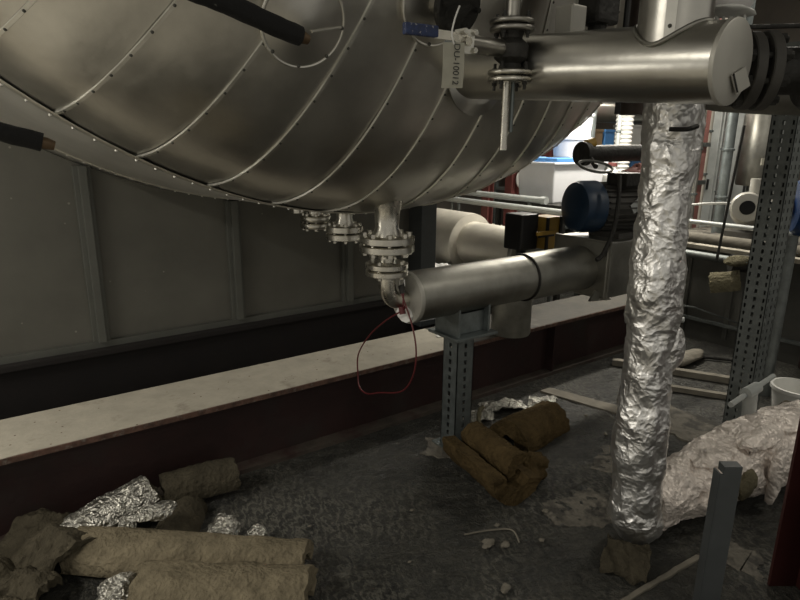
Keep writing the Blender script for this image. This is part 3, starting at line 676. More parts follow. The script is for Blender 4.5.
MB().lathe((5.98, 2.66, 1.14), (0, 0, 1), [(.14, 0), (.15, .02), (.15, .62), (.10, .70)], 32).build('body', 'clad_dull', t)
MB().cyl((5.98, 2.66, 0), (5.98, 2.66, 1.14), .05).build('stand', 'galv_dark', t)
o = MB().box((5.80, 2.49, 1.36), (.10, .02, .06), rz=R(-38)).build('paper_label', 'tagwhite', t, smooth=False)

for i, (x, y, r_, mt, lb_) in enumerate([
        (5.22, 3.05, .028, 'pipe_grey', 'slim pale upright pipe just right of the foil pipe top'),
        (5.62, 2.78, .022, 'stainless_dark', 'slim dark steel upright pipe between pink post and grey pipe'),
        (6.15, 3.25, .05, 'pale_clad', 'pale lagged upright pipe farther back behind the pink post')]):
    vpipe('vertical_pipe', x, y, r_, 0, 3.2, mt, lb_, bands=(1.2, 1.62))
t = thing('control_cabinet', 'tall grey control cabinet far behind the foil pipe', 'cabinet', (7.4, 3.6, 0))
MB().box((7.4, 3.6, 1.0), (.5, .9, 2.0)).build('carcass', 'pipe_grey', t, smooth=False, bevel=.01)
for y in (3.39, 3.81): d_ = MB().box((7.14, y, 1.05), (.02, .40, 1.8)).build('door', 'pipe_grey', t, smooth=False, bevel=.004); MB().box((7.12, y-.14, 1.05), (.02, .02, .12)).build('handle', 'black', d_, smooth=False)
t = thing('white_canister', 'white canister standing on the dark bench right of the storage bin', 'canister', (4.95, 3.55, 1.0))
MB().lathe((4.93, 3.45, 1.0), (0, 0, 1), [(.08, 0), (.085, .01), (.085, .22), (.04, .27), (.04, .30)], 24).build('body', 'white', t)
MB().lathe((4.93, 3.45, 1.30), (0, 0, 1), [(.045, 0), (.045, .03)], 20).build('cap', 'red_bg', t)
o = MB().box((2.83, 3.55, .48), (.50, .65, .04)).build('low_plank', 'timber', smooth=False); tag(o, 'dusty plank shelf low behind the front beam, under the reducer pipe', 'plank')
for x_ in (2.62, 3.04): MB().box((x_, 3.55, .23), (.06, .6, .46)).build('leg', 'iron', o, smooth=False)
def late_paper():
    for (c_, sx, sy, yw, sd, lb_) in [((2.92, 3.62, .502), .34, .30, .4, 201, 'crumpled white sheet on the low plank below the reducer pipe'), ((2.75, 3.38, .502), .22, .14, 2.0, 203, 'small white scrap at the near edge of the low plank')]:
        o = crumpled_sheet(c_, sx, sy, yw, .03, sd, .04, .004).build('paper_sheet', 'paper'); tag(o, lb_, 'paper')
# pump with round inlet on the low wall ledge
pm = thing('pump', 'pale centrifugal pump with a round open inlet on the ledge behind the foil pipe', 'pump', (4.80, 2.15, .75))
pd = V((-.85, -.52, 0)).normalized()
MB().lathe((4.88, 2.19, 1.04), pd, [(.10, -.02), (.115, 0), (.115, .05), (.105, .06), (.055, .062), (.05, .0)], 32).build('inlet_flange', 'cap', pm)
MB().lathe((4.88, 2.19, 1.04), pd, [(.001, .064), (.052, .064)], 24).build('inlet_opening', 'black', pm)
b = MB().sph((5.0, 2.20, 1.0), .16, 24, (1.1, .9, .8)); b.build('volute', 'cap', pm)
MB().lathe((5.05, 2.17, 1.02), (.8, -.6, 0), [(.11, 0), (.12, .02), (.12, .3), (.08, .33)], 28).build('motor_body', 'cap', pm)
MB().cyl((5.0, 2.2, 1.0), (5.0, 2.2, 1.25), .04).build('outlet', 'cap', pm)
MB().box((5.0, 2.15, .80), (.36, .3, .10)).build('foot', 'motor_grey', pm, smooth=False)
o = MB().box((5.22, 2.1, .70), (1.0, 1.6, .10)).build('concrete_ledge', 'concrete', smooth=False); tag(o, 'dusty concrete ledge behind the low grey wall carrying the pump', 'ledge')
MB().box((5.22, 2.1, .325), (.95, 1.5, .65)).build('base', 'low_wall', o, smooth=False)
lb = ['thin pale pipe running level just below the pump', 'thick dusty pipe running level in front of the pump ledge', 'dark pipe running level low on the grey wall top']
for i, (x, z, r, mt, y0, y1) in enumerate([(4.55, .925, .018, 'pipe_grey', .8, 3.0), (4.50, .815, .040, 'timber', .6, 3.1), (4.42, .70, .028, 'galv_dark', 1.86, 3.0)]):
    t = thing('level_pipe', lb[i], 'pipe', (x, 2, z)); MB().cyl((x, y0, z), (x, y1, z), r).build('tube', mt, t)
    for y in ((2.9, 2.0) if i == 2 else (2.5, 1.2)): MB().box((x+.06, y, z), (.16, .02, .02)).build('bracket', 'galv_dark', t, smooth=False)
o = MB().tube(spline([(4.5, 2.75, .97), (4.5, 2.5, 1.04), (4.55, 2.33, 1.07), (4.75, 2.25, 1.07)], 6), .009, 8).build('thin_hose', 'white'); tag(o, 'thin pale hose arching to the round pump inlet', 'hose')
# torn wool caps on the dark level pipe, dark rod
b = MB(); b.cyl((4.30, 1.98, .70), (4.42, 1.86, .70), .06); o = b.build('pipe_clamp', 'iron'); tag(o, 'black clamp at the end of the dark level pipe', 'clamp')
o = MB().tube([(3.98, 1.92, .76), (4.10, 1.93, 1.62)], .009, 8).build('thin_rod', 'iron'); tag(o, 'thin black rod hanging between foil pipe and perforated post', 'rod')

def blob(c, sc, seed, n=28, amp=.35, f=9, sharp=True, lim=None):
    b = MB(); vs = []; fs = []; m2 = n//2
    for i in range(m2+1):
        for k_ in range(n):
            d = V((sin(pi*i/m2)*cos(2*pi*k_/n), sin(pi*i/m2)*sin(2*pi*k_/n), cos(pi*i/m2)))
            pp = V((d.x*sc[0], d.y*sc[1], d.z*sc[2]))
            r = 1+amp*nz(pp, f, seed)+amp*.6*ridge(pp, f*2.3, seed)
            vs.append(V(c)+pp*r)
    for i in range(m2):
        for k_ in range(n): fs.append((i*n+k_, (i+1)*n+k_, (i+1)*n+(k_+1) % n, i*n+(k_+1) % n))
    return b.add(vs, fs)
o = blob((4.06, 1.82, .765), (.12, .06, .03), 5, amp=.3, f=12).build('wool_lump', 'rockwool_p'); tag(o, 'flat scrap of pale wool resting above the hanging wool lump', 'insulation')
o = blob((4.45, 1.45, .70), (.13, .12, .13), 9, amp=.12, f=8).build('wrapped_joint', 'rockwool_p'); tag(o, 'pale wool-wrapped pipe joint right of the perforated post', 'insulation')

# blue motor at the right edge
bm_ = thing('motor', 'bright blue motor at the right edge beyond the perforated post', 'motor', (3.95, 1.36, .8))
axm = V((.6, -.8, 0)); pq = V((3.88, 1.47, 1.16))
MB().lathe(pq, axm, [(.05, -.03), (.14, -.015), (.165, .02), (.165, .22), (.15, .25)], 36).build('casing', 'blue', bm_)
MB().lathe(pq, axm, [(.001, -.045), (.06, -.045), (.06, -.02)], 20).build('end_cap', 'red_bg', bm_)
MB().cyl(pq+V((0, 0, -.16)), V((pq.x, pq.y, .0)), .04).build('pedestal', 'galv_dark', bm_)
o = blob((3.92, 1.46, 1.36), (.03, .03, .03), 1, amp=.1).build('knob', 'white', bm_)

# ================================================================= TALL PERFORATED POST
pp_ = thing('perforated_post', 'tall galvanised slotted strut post standing right of the foil pipe', 'post', (3.205, 1.275, 0))
post_frame(pp_, (3.18, 1.295), .115, .012, 1.95, 'galv_dark', .04, .021, ((.14, .08), (.5, .11), (.86, .08)))
MB().box((3.205, 1.275, .006), (.2, .2, .012)).build('base_plate', 'galv_dark', pp_, smooth=False)
MB().box((3.205, 1.275, .98), (.06, .06, 1.9)).build('inner_channel', 'iron', pp_, smooth=False)

# ================================================================= LEVEL CLAD PIPE AT THE TOP (along Y), branch, flange
tp = thing('clad_pipe', 'shiny clad pipe running level from the tank, with a flat pale end cap', 'pipe', (1.45, 1.1, 1.6))
pa, pe = V((1.448, 1.72, 1.743)), V((1.498, .762, 1.686)); pdv = (pe-pa).normalized(); PR = .0935
def pax(y): return pa+(pe-pa)*((pa.y-y)/(pa.y-pe.y))
MB().lathe(pa, pdv, [(PR, q*(pe-pa).length/12) for q in range(13)], 48).build('cladding', 'clad', tp)
MB().lathe(pe-pdv*.002, pdv, [(PR, 0), (PR+.003, .002), (PR+.003, .012), (PR, .014), (.02, .0145)], 48).build('end_cap', 'cap', tp)
b = MB(); fx, fy, _ = basis(pdv); q = pe+pdv*.016
up_l = V((0, 0, 1)); sd = V((1, 0, 0))
b.obox(q+sd*.036-up_l*.038, sd*.030+up_l*.012, pdv*.0012, up_l*.020-sd*.018)
b.build('bent_flap', 'cap', tp, smooth=False)
b = MB(); b.obox(q+sd*.008-up_l*.045+pdv*.003, sd*.0025, pdv*.001, up_l*.020-sd*.016).build('tear_slot', 'iron', tp, smooth=False)
MB().tube([pax(y)+V((.02, 0, PR*.975)) for y in (1.40, 1.2, 1.0, .78)], .0035, 6).build('long_seam', 'clad_dull', tp)
MB().lathe(V((1.49, 1.615, 1.722)), pdv, [(.135, 0), (.135, .006), (.10, .022), (.09, .024)], 40).build('rosette', 'clad', tp)
by = .905; bc = pax(by); x, z = bc.x, bc.z
b = MB(); n = 64; vs = []; ring = []
r1 = .086
for i in range(n):
    a_ = 2*pi*i/n; px, py = r1*cos(a_), r1*sin(a_); c_ = pax(by+py); hz = math.sqrt(max(0, PR*PR-(px)**2)); vs.append((x+px, by+py, c_.z+hz-.002)); ring.append(V((x+px*1.05, by+py*1.07, c_.z+hz+.001)))
for i in range(n):
    a_ = 2*pi*i/n; vs.append((x+r1*cos(a_), by+r1*sin(a_), z+.62))
b.add(vs, [(i, (i+1) % n, n+(i+1) % n, n+i) for i in range(n)]+[tuple(range(n, 2*n))]).build('branch', 'clad', tp)
MB().tube(ring, .0055, 8, closed=True).build('branch_collar', 'clad_dull', tp)
sa = R(205); sp0 = V((x+(r1+.001)*cos(sa), by+(r1+.001)*sin(sa), 0))
MB().obox(sp0+V((0, 0, z+.34)), V((-sin(sa), cos(sa), 0))*.012, V((cos(sa), sin(sa), 0))*.002, V((0, 0, .29))).build('branch_seam', 'seam', tp, smooth=False)
for zz in (.075, .2, .34): MB().sph(sp0+V((cos(sa), sin(sa), 0))*.002+V((0, 0, z+zz)), .005, 8).build('rivet', 'dark_seam', tp)
# dark flange behind the pale cap and its pipe to the right
fl = thing('flanged_joint', 'large dark bolted flange behind the flat end cap at the right edge', 'flange', (1.8, .86, 1.6))
fd = V((.72, -.69, 0)).normalized(); fc = V((1.735, .845, 1.69))
for k_, (o_, r_) in enumerate(((0, .098), (.04, .100))):
    MB().lathe(fc+fd*o_, fd, [(r_*.5, 0), (r_*.97, 0), (r_, .003), (r_, .024), (r_*.97, .027), (r_*.5, .027)], 40).build('flange', 'motor_grey', fl)
MB().lathe(fc+fd*.03, fd, [(.06, -.14), (.06, .45)], 28).build('pipe', 'iron', fl)
MB().lathe(fc+fd*.16, fd, [(.09, 0), (.105, .02), (.105, .10), (.09, .12)], 28).build('valve_body', 'iron', fl)
xx, yy, zz = basis(fd)
for i in range(8):
    q = fc+(xx*cos(i*pi/4+.4)+yy*sin(i*pi/4+.4))*.080
    b = MB(); b.cyl(q-fd*.025, q+fd*.09, .009, seg=8); b.cyl(q-fd*.016, q-fd*.001, .016, seg=6); b.cyl(q+fd*.068, q+fd*.083, .016, seg=6); b.build('bolt', 'iron', fl)
# dark clad elbow behind the top of the foil pipe
ub = thing('clad_elbow', 'shaded clad pipe bend behind the level pipe, above the foil-wrapped pipe', 'pipe', (2.1, 1.1, 1.6))
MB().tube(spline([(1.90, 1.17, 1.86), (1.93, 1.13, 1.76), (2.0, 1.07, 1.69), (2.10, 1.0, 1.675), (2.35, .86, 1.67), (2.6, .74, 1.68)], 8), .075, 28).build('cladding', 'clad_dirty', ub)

# bundle of wrapped hose above the flange
wb = thing('wrapped_bundle', 'grey-white wrapped bundle with a red end lying above the dark flange', 'bundle', (1.6, .74, 1.84))
b = blob((1.70, .90, 1.865), (.085, .06, .036), 12, n=36, amp=.12, f=14); b.build('wrap', 'cloth', wb)
b = blob((1.62, .97, 1.885), (.03, .03, .03), 14, amp=.2, f=20); b.build('red_end', 'pink', wb)
b = blob((1.70, .88, 1.838), (.08, .045, .010), 13, n=36, amp=.2, f=22); b.build('white_edge', 'white', wb)
o = MB()
for k_ in range(7):
    o.tube([(1.66+.012*k_, .93-.012*k_, 1.83), (1.665+.012*k_, .92-.012*k_, 1.77)], .0045, 6)
o = o.build('wire_bunch', 'white'); tag(o, 'bunch of pale wires hanging below the wrapped bundle', 'wires', kind='stuff')
o = MB().tube(spline([(1.55, .93, 1.81), (1.65, .88, 1.795), (1.8, .78, 1.80), (2.0, .66, 1.81)], 6), .006, 8).build('black_cable', 'iron'); tag(o, 'black cable crossing in front of the pale wires', 'cable')

# dark gear behind the level pipe, against the tank end
o = MB().box((1.80, 1.37, 2.13), (.11, .09, .50)).build('dark_housing', 'iron', smooth=False, bevel=.012); tag(o, 'black upright housing behind the level pipe and left of its branch', 'housing')
MB().cyl((1.80, 1.37, 1.80), (1.80, 1.37, 1.90), .03).build('neck', 'iron', o)
vpipe('vertical_pipe', 1.99, 1.33, .045, 1.60, 3.0, 'brown_steel', 'brown upright pipe right of the black housing, behind the branch')
vpipe('vertical_pipe', 1.90, 1.33, .010, 1.60, 3.0, 'black', 'thin black upright line between black housing and brown pipe')
o = MB().box((1.675, 1.38, 1.88), (.07, .07, .09)).build('small_box', 'cap', smooth=False, bevel=.006); tag(o, 'small pale box on top of the level pipe behind the ball valve', 'box')
# ================================================================= BALL VALVE with flanges in front of the tank
bv = thing('ball_valve', 'black flanged ball valve hanging in front of the tank with a blue lever', 'valve', (1.352, 1.30, 1.47))
vx, vy = 1.345, 1.315
flange_pair(bv, (vx, vy, 1.822), (0, 0, 1), .064, .013, .006, 4, .049, .07, 'stainless_dark', 'iron')
flange_pair(bv, (vx, vy, 1.686), (0, 0, 1), .064, .013, .006, 4, .049, .075, 'stainless', 'iron')
b = MB().lathe((vx, vy, 1.70), (0, 0, 1), [(.036, 0), (.030, .02), (.048, .035), (.05, .07), (.03, .088), (.036, .106)], 24); b.build('body', 'iron', bv)
MB().cyl((vx, vy, 1.838), (vx, vy, 2.25), .021).build('upper_pipe', 'stainless_dark', bv)
b = MB().cyl((vx-.008, vy+.003, 1.478), (vx-.008, vy+.003, 1.672), .011); b.build('drain_tube', 'stainless', bv)
MB().cyl((vx+.016, vy, 1.53), (vx+.016, vy, 1.672), .006).build('drain_rod', 'galv', bv)
# horizontal stem to the left carrying bracket + lever
MB().cyl((vx-.02, vy, 1.758), (1.155, vy, 1.760), .024).build('stem_housing', 'stainless_dark', bv)
MB().cyl((1.17, vy, 1.76), (1.11, vy, 1.762), .017).build('stem', 'galv', bv)
b = MB(); b.obox((1.142, 1.29, 1.757), (.022, -.004, 0), (0, .012, 0), (.003, 0, .030))
for dx in (-.018, .018):
    for dz in (-.022, .022): b.cyl((1.142+dx, 1.28, 1.757+dz), (1.142+dx, 1.262, 1.757+dz), .008, seg=6)
b.build('mounting_bracket', 'seam', bv, smooth=False)
MB().cyl((1.135, 1.285, 1.755), (1.135, 1.262, 1.755), .013, seg=6).build('stem_nut', 'stainless', bv)
lv = MB().obox((1.085, 1.275, 1.764), (.055, -.0, 0), (0, .003, 0), (0, 0, .011)).build('lever', 'stainless', bv, smooth=False)
MB().obox((.985, 1.275, 1.768), (.052, -.0, .001), (0, .008, 0), (0, 0, .014)).build('grip', 'blue_grip', lv, smooth=False, bevel=.004)
# valve tag
tg = thing('valve_tag', 'white card tag with a code hanging on a string from the ball valve lever', 'tag', (1.065, 1.255, 1.66))
tb = MB(); tw, thh = .032, .064; tc_ = V((1.072, 1.250, 1.690)); tu = V((.93, -.30, .03)).normalized(); tvv = V((.03, 0, 1)).normalized(); tn_ = tu.cross(tvv).normalized()
for_ = tn_ if tn_.y < 0 else -tn_
n = 8; vs = []; fs = []
for i in range(n+1):
    for s in (-1, 1):
        for q in (0, 1): vs.append(tc_+tu*s*tw*.92+tvv*(thh*(i/n*2-1))*.86+for_*(.003*sin(i/n*4)+q*.001))
for i in range(n):
    a_ = i*4; c_ = a_+4; fs += [(a_, a_+2, c_+2, c_), (a_+1, c_+1, c_+3, a_+3), (a_, c_, c_+1, a_+1), (a_+2, a_+3, c_+3, c_+2)]
fs += [(0, 1, 3, 2), (n*4, n*4+2, n*4+3, n*4+1)]
tb.add(vs, fs).build('card', 'tagwhite', tg, smooth=False)
o = MB().tube(spline([tc_+tvv*.05, (1.065, 1.25, 1.765), (1.072, 1.248, 1.80), (1.088, 1.25, 1.832)], 5), .0022, 6).build('string', 'white', tg)
fc_ = bpy.data.curves.new('code', 'FONT'); fc_.body = 'DU-10012'; fc_.size = .0235; fc_.extrude = .0003; fc_.align_x = 'CENTER'; fc_.align_y = 'CENTER'
fc_.materials.append(M['ink']); ft_ = bpy.data.objects.new('code_text', fc_); COL.objects.link(ft_)
bpy.context.view_layer.update(); fm_ = bpy.data.meshes.new_from_object(ft_.evaluated_get(bpy.context.evaluated_depsgraph_get())); bpy.data.objects.remove(ft_)
fo = bpy.data.objects.new('printed_code', fm_); COL.objects.link(fo)
# reads downwards
X_ = -tvv; Z_ = for_; Y_ = Z_.cross(X_).normalized()
mm_ = Matrix((X_, Y_, Z_)).transposed().to_4x4(); mm_.translation = tc_+for_*.0055+tvv*.002-V((1.065, 1.255, 1.66))+tu*.006
fo.parent = tg; fo.matrix_local = mm_

# ================================================================= BLACK FOAM INSULATED PIPES in front of the tank
def foampipe(a_, b_, r, label):
    a_, b_ = V(a_), V(b_); t = thing('foam_lagged_pipe', label, 'pipe', b_); d = (b_-a_).normalized()
    bb = MB(); bb.lathe(a_, d, [(r, q*(b_-a_).length/24) for q in range(25)], 20)
    bb.disp(lambda p: p+V((nz(p, 30), nz(p, 30, 4), nz(p, 30, 8)))*.003)
    bb.build('foam_sleeve', 'rubber', t)
    MB().lathe(b_-d*.005, d, [(r*.62, 0), (r*.66, .012), (r*.5, .026)], 12).build('pipe_end', 'brass', t)
foampipe((.22, 1.285, 1.84), (.657, 1.285, 1.722), .0215, 'black foam-lagged pipe stub crossing the round cover on the tank end')
foampipe((-.35, 1.30, 1.64), (.135, 1.30, 1.492), .017, 'black foam-lagged pipe stub under the lower left of the tank')

# ================================================================= FOIL WRAPPED RISER
def crumple_tube(path, rad, seg, amp, f, seed, rib=0., cap=True):
    pts = spline(path, 14); n = len(pts); b = MB(); vs = []; fs = []; x_ = None
    for i, p in enumerate(pts):
        t = (pts[min(i+1, n-1)]-pts[max(i-1, 0)]).normalized()
        if x_ is None: x_, y_, _ = basis(t)
        x_ = (x_-t*x_.dot(t)).normalized(); y_ = t.cross(x_)
        r = rad(i/(n-1)) if callable(rad) else rad
        for k_ in range(seg):
            a_ = 2*pi*k_/seg; d = x_*cos(a_)+y_*sin(a_); q = p+d*r
            dd = amp*(.9*nz(q, f, seed)+.7*ridge(q, f*1.9, seed+3)+.35*ridge(q, f*4.3, seed+9)-.5)+rib*nz((p.z*1., 0, a_*.15), 16, seed)
            vs.append(q+d*dd)
    for i in range(n-1):
        for k_ in range(seg): fs.append((i*seg+k_, i*seg+(k_+1) % seg, (i+1)*seg+(k_+1) % seg, (i+1)*seg+k_))
    fs += [tuple(range(seg-1, -1, -1)), tuple((n-1)*seg+k_ for k_ in range(seg))]
    return b.add(vs, fs)
fr = thing('foil_pipe', 'upright pipe wrapped in crumpled shiny aluminium foil, standing on the floor', 'pipe', (1.93, 1.1, .03))
path = [(1.918, 1.130, 1.70), (1.918, 1.128, 1.5), (1.919, 1.124, 1.25), (1.92, 1.120, 1.0), (1.921, 1.116, .75), (1.923, 1.112, .5), (1.925, 1.107, .3), (1.930, 1.10, .12)]
crumple_tube(path, lambda t: .086+.006*sin(t*19)+.010*max(0, t-.55)*2, 96, .0075, 9, 2., .008).build('foil_wrap', 'foil', fr, ang=28)
blob((1.945, 1.10, .115), (.105, .095, .105), 21, 40, .13, 11).build('bottom_bend', 'foil', fr, ang=28)
blob((1.972, 1.058, .80), (.042, .036, .085), 8, 30, .15, 18).build('foil_tuft', 'foil', fr, ang=25)
MB().tube(spline([(1.80, 1.07, 1.545), (1.83, 1.03, 1.545), (1.87, 1.02, 1.555)], 4), .008, 6).build('tie_band', 'iron', fr)
o = blob((3.42, 2.14, 1.30), (.17, .08, .07), 91, 34, .5, 11).build('red_sheeting', 'pink', ang=30); tag(o, 'crumpled red and pink sheeting behind the left edge of the foil pipe', 'sheeting')
wp = thing('foil_wrapped_pipe', 'floor-level pipe wrapped in loose pale foil and paper, right of the foil riser', 'pipe', (2.4, 1.06, .02))
path = [(1.99, 1.09, .135), (2.10, 1.085, .15), (2.25, 1.07, .155), (2.45, 1.05, .165), (2.60, 1.03, .17), (2.75, 1.01, .175), (2.9, .99, .175), (3.1, .97, .17)]
crumple_tube(path, lambda t: .095+.058*min(1, t*1.7), 90, .020, 7, 6., 0).disp(lambda p: V((p.x, p.y, max(p.z, .006+.004*nz(p, 20))))).build('wrap', 'wrap', wp, ang=30)
for (c_, s_, sd) in [((2.30, 1.02, .28), (.10, .05, .025), 31), ((2.60, .96, .30), (.13, .05, .03), 33), ((2.83, .97, .31), (.10, .08, .03), 35), ((2.26, .93, .17), (.09, .025, .05), 37), ((2.56, .87, .19), (.03, .025, .11), 39)]:
    blob(c_, s_, sd, 30, .4, 12).build('loose_fold', 'wrap', wp, ang=25)
blob((2.38, .90, .19), (.05, .025, .05), 41, 24, .4, 20).build('torn_tuft', 'rockwool_p', wp)
# T bar
tb_ = thing('tee_bar', 'small pale metal T-bar standing up out of the wrapped pipe', 'bar', (2.79, 1.1, .3))
MB().cyl((2.80, 1.10, .24), (2.77, 1.10, .42), .030).build('stub', 'pipe_grey', tb_)
MB().cyl((2.59, 1.10, .405), (3.01, 1.11, .44), .012).build('crossbar', 'pipe_grey', tb_)
MB().cyl((2.72, 1.10, .425), (2.83, 1.10, .43), .026).build('tee_piece', 'pipe_grey', tb_)

# bracket post in front
bp_ = thing('bracket_post', 'short dark grey channel post standing in front of the wrapped pipe', 'post', (1.70, .70, 0))
b = MB(); bxx, byy = 1.70, .69; s2 = .030
u_ = V((.80, -.60, 0)); n_ = V((.60, .80, 0)); base = V((bxx, byy, 0)); H_ = .575
b.obox(base+V((0, 0, H_/2)), u_*s2, n_*.0025, V((0, 0, H_/2)))
b.obox(base+V((0, 0, H_/2))-u_*s2+n_*.018, u_*.0025, n_*.018, V((0, 0, H_/2))); b.build('channel', 'bracket', bp_, smooth=False)
b = MB(); perf_plate(b, base+u_*s2, n_, (0, 0, 1), -u_, .036, H_, .004, [(.018, .012)], .05, .025); b.build('slotted_side', 'bracket', bp_, smooth=False)
b = MB(); b.obox(base+V((0, 0, H_+.012))+u_*.004+n_*.015, u_*.026, n_*.017, V((0, 0, .012))); b.build('top_lug', 'bracket', bp_, smooth=False)
# red column right edge
rc = thing('red_column', 'dark oxide-red steel column at the right edge, closest to the camera', 'column', (2.07, .49, 0))
cu = V((.82, -.57, 0)); cn_ = V((.57, .82, 0)); e0 = V((2.012, .530, 0))
b = MB(); b.obox(e0+cu*.10+V((0, 0, 1.5)), cu*.10, cn_*.006, V((0, 0, 1.5))); b.build('near_flange', 'red_column', rc, smooth=False)
b = MB(); b.obox(e0+cu*.10+cn_*.09+V((0, 0, 1.5)), cu*.005, cn_*.085, V((0, 0, 1.5))); b.build('web', 'red_column', rc, smooth=False)
b = MB(); b.obox(e0+cu*.10+cn_*.18+V((0, 0, 1.5)), cu*.10, cn_*.006, V((0, 0, 1.5))); b.build('far_flange', 'red_column', rc, smooth=False)

# ================================================================= MINERAL WOOL PIECES
def shell_piece(c, yaw, L, Ro, Ri, a0, a1, seed, pitch=0., amp=.006, taper=1., zb=.004, n=36, sag=0., ymat=None):
    """part of a pipe section: arc a0..a1 degrees (90 = top), lying along its own axis"""
    b = MB(); na = 26; nl = n; ring = []
    A0, A1 = R(a0), R(a1)
    for k_ in range(na+1): a_ = A0+(A1-A0)*k_/na; ring.append((Ro*cos(a_), Ro*sin(a_), 1))
    for k_ in range(na+1): a_ = A1+(A0-A1)*k_/na; ring.append((Ri*cos(a_), Ri*sin(a_), -1))
    m_ = len(ring); vs = []; fs = []; rot = Matrix.Rotation(yaw, 3, 'Z') @ Matrix.Rotation(-pitch, 3, 'Y')
    for i in range(nl+1):
        t = i/nl; tp_ = 1+(taper-1)*t
        for (y_, z_, s_) in ring:
            e = 0
            if i in (0, nl): e = .012*nz((y_*30, z_*30, seed+i), 1.)+.006*nz((y_*90, z_*90, seed), 1.)
            p = V(((t-.5)*L+e, y_*tp_, z_*tp_-sag*(t-.5)**2))
            q = p*1.0; d = V((0, y_, z_)).normalized()
            p += d*s_*amp*(nz(q, 9, seed)+.6*ridge(q, 24, seed)+.4*nz(q, 60, seed))
            vs.append(rot @ p)
    for i in range(nl):
        for k_ in range(m_): fs.append((i*m_+k_, i*m_+(k_+1) % m_, (i+1)*m_+(k_+1) % m_, (i+1)*m_+k_))
    # ends as strips
    for i, fl_ in ((0, 0), (nl, 1)):
        for k_ in range(na):
            q = (i*m_+k_, i*m_+k_+1, i*m_+m_-2-k_, i*m_+m_-1-k_); fs.append(q if fl_ else q[::-1])
    vs = [v+V((c[0], c[1], 0)) for v in vs]; b.add(vs, fs); b.drop(zb if len(c) < 3 else c[2]); return b
G = 'scattered mineral wool pipe sections'
def wool(label, mt, *a_, **k_):
    o = shell_piece(*a_, **k_).build('wool_section', mt, ang=50); tag(o, label, 'insulation', None); return o
o = shell_piece((4.02, 1.86), R(-65), .17, .085, .03, 0, 200, 17, pitch=R(12), amp=.008, n=16).drop(.555).build('wool_lump', 'rockwool_p', ang=50); tag(o, 'torn lump of pale wool hanging under the dark level pipe end', 'insulation')
wool('long brown half pipe section of mineral wool lying behind the front one, lower left', 'rockwool', (.485, 1.925), R(-41), .85, .10, .06, 0, 180, 1, amp=.006, zb=.03)
wool('short thick half pipe section of mineral wool nearest the camera at bottom left', 'rockwool', (.52, 1.675), R(-38), .56, .125, .06, -5, 185, 2, amp=.007)
wool('greyish half pipe section of mineral wool leaning against the beam', 'rockwool_d', (.655, 2.33), R(-8), .30, .085, .045, 10, 190, 3, amp=.005, zb=.06)
wool('stubby mineral wool section pointing at the camera beside the red beam', 'rockwool_d', (.51, 2.16), R(58), .26, .08, .045, 0, 180, 4, amp=.007, zb=.01)
# foil faced section
ff = thing('foil_faced_section', 'wool section with bright crumpled foil facing, leaning against the red beam', 'insulation', (.27, 2.30, 0))
shell_piece((.285, 2.31, .03), R(10), .38, .082, .05, 10, 170, 5, pitch=R(10), amp=.007).build('wool', 'rockwool_d', ff)
def foil_over(c, yaw, L, Ro, a0, a1, seed, pitch, z):
    return shell_piece(c+(z,), yaw, L, Ro, Ro-.006, a0, a1, seed, pitch=pitch, amp=.009, n=60)
foil_over((.275, 2.30), R(10), .38, .090, 15, 165, 7, R(10), .05).build('foil_facing', 'foil_dull', ff, ang=28)

def crumpled_sheet(c, sx, sy, yaw, amp, seed, lift=0., thick=.008, n=34, roll=0.):
    b = MB(); vs = []; fs = []; rot = Matrix.Rotation(yaw, 3, 'Z') @ Matrix.Rotation(roll, 3, 'X')
    for s_ in (0, 1):
        for i in range(n+1):
            for j in range(n+1):
                u_, v_ = (i/n-.5), (j/n-.5); ed = 1+.18*nz((u_*3, v_*3, seed), 1.6)
                p = V((u_*sx*ed, v_*sy*ed, 0)); h = amp*(ridge(p, 7, seed)+.6*ridge(p, 17, seed)+.25*nz(p, 50, seed))-lift*(u_*u_*4)
                vs.append(rot @ (p+V((0, 0, h-s_*thick))))
    N = (n+1)**2; idx = lambda i, j, s_=0: s_*N+i*(n+1)+j
    for i in range(n):
        for j in range(n):
            fs += [(idx(i, j), idx(i+1, j), idx(i+1, j+1), idx(i, j+1)), (idx(i, j, 1), idx(i, j+1, 1), idx(i+1, j+1, 1), idx(i+1, j, 1))]
    for i in range(n): fs += [(idx(i, 0), idx(i, 0, 1), idx(i+1, 0, 1), idx(i+1, 0)), (idx(i, n), idx(i+1, n), idx(i+1, n, 1), idx(i, n, 1)), (idx(0, i), idx(0, i+1), idx(0, i+1, 1), idx(0, i, 1)), (idx(n, i), idx(n, i, 1), idx(n, i+1, 1), idx(n, i+1))]
    b.add([v+V((c[0], c[1], 0)) for v in vs], fs).drop(c[2]); return b
o = crumpled_sheet((.10, 2.26, .005), .30, .34, R(20), .03, 3, .10, .02).build('crumpled_slab', 'rockwool_d'); tag(o, 'crumpled brown wool slab behind the left end of the long section', 'insulation')
o = crumpled_sheet((-.05, 2.15, .02), .12, .36, R(35), .03, 5, .04, .03).build('crumpled_slab', 'rockwool_d'); tag(o, 'curled brown wool strip at the left edge of the floor', 'insulation')
o = crumpled_sheet((-.10, 2.03, .005), .16, .22, R(10), .02, 8, .02, .03).build('crumpled_slab', 'rockwool_d'); tag(o, 'dark wool scrap lowest at the left edge', 'insulation')
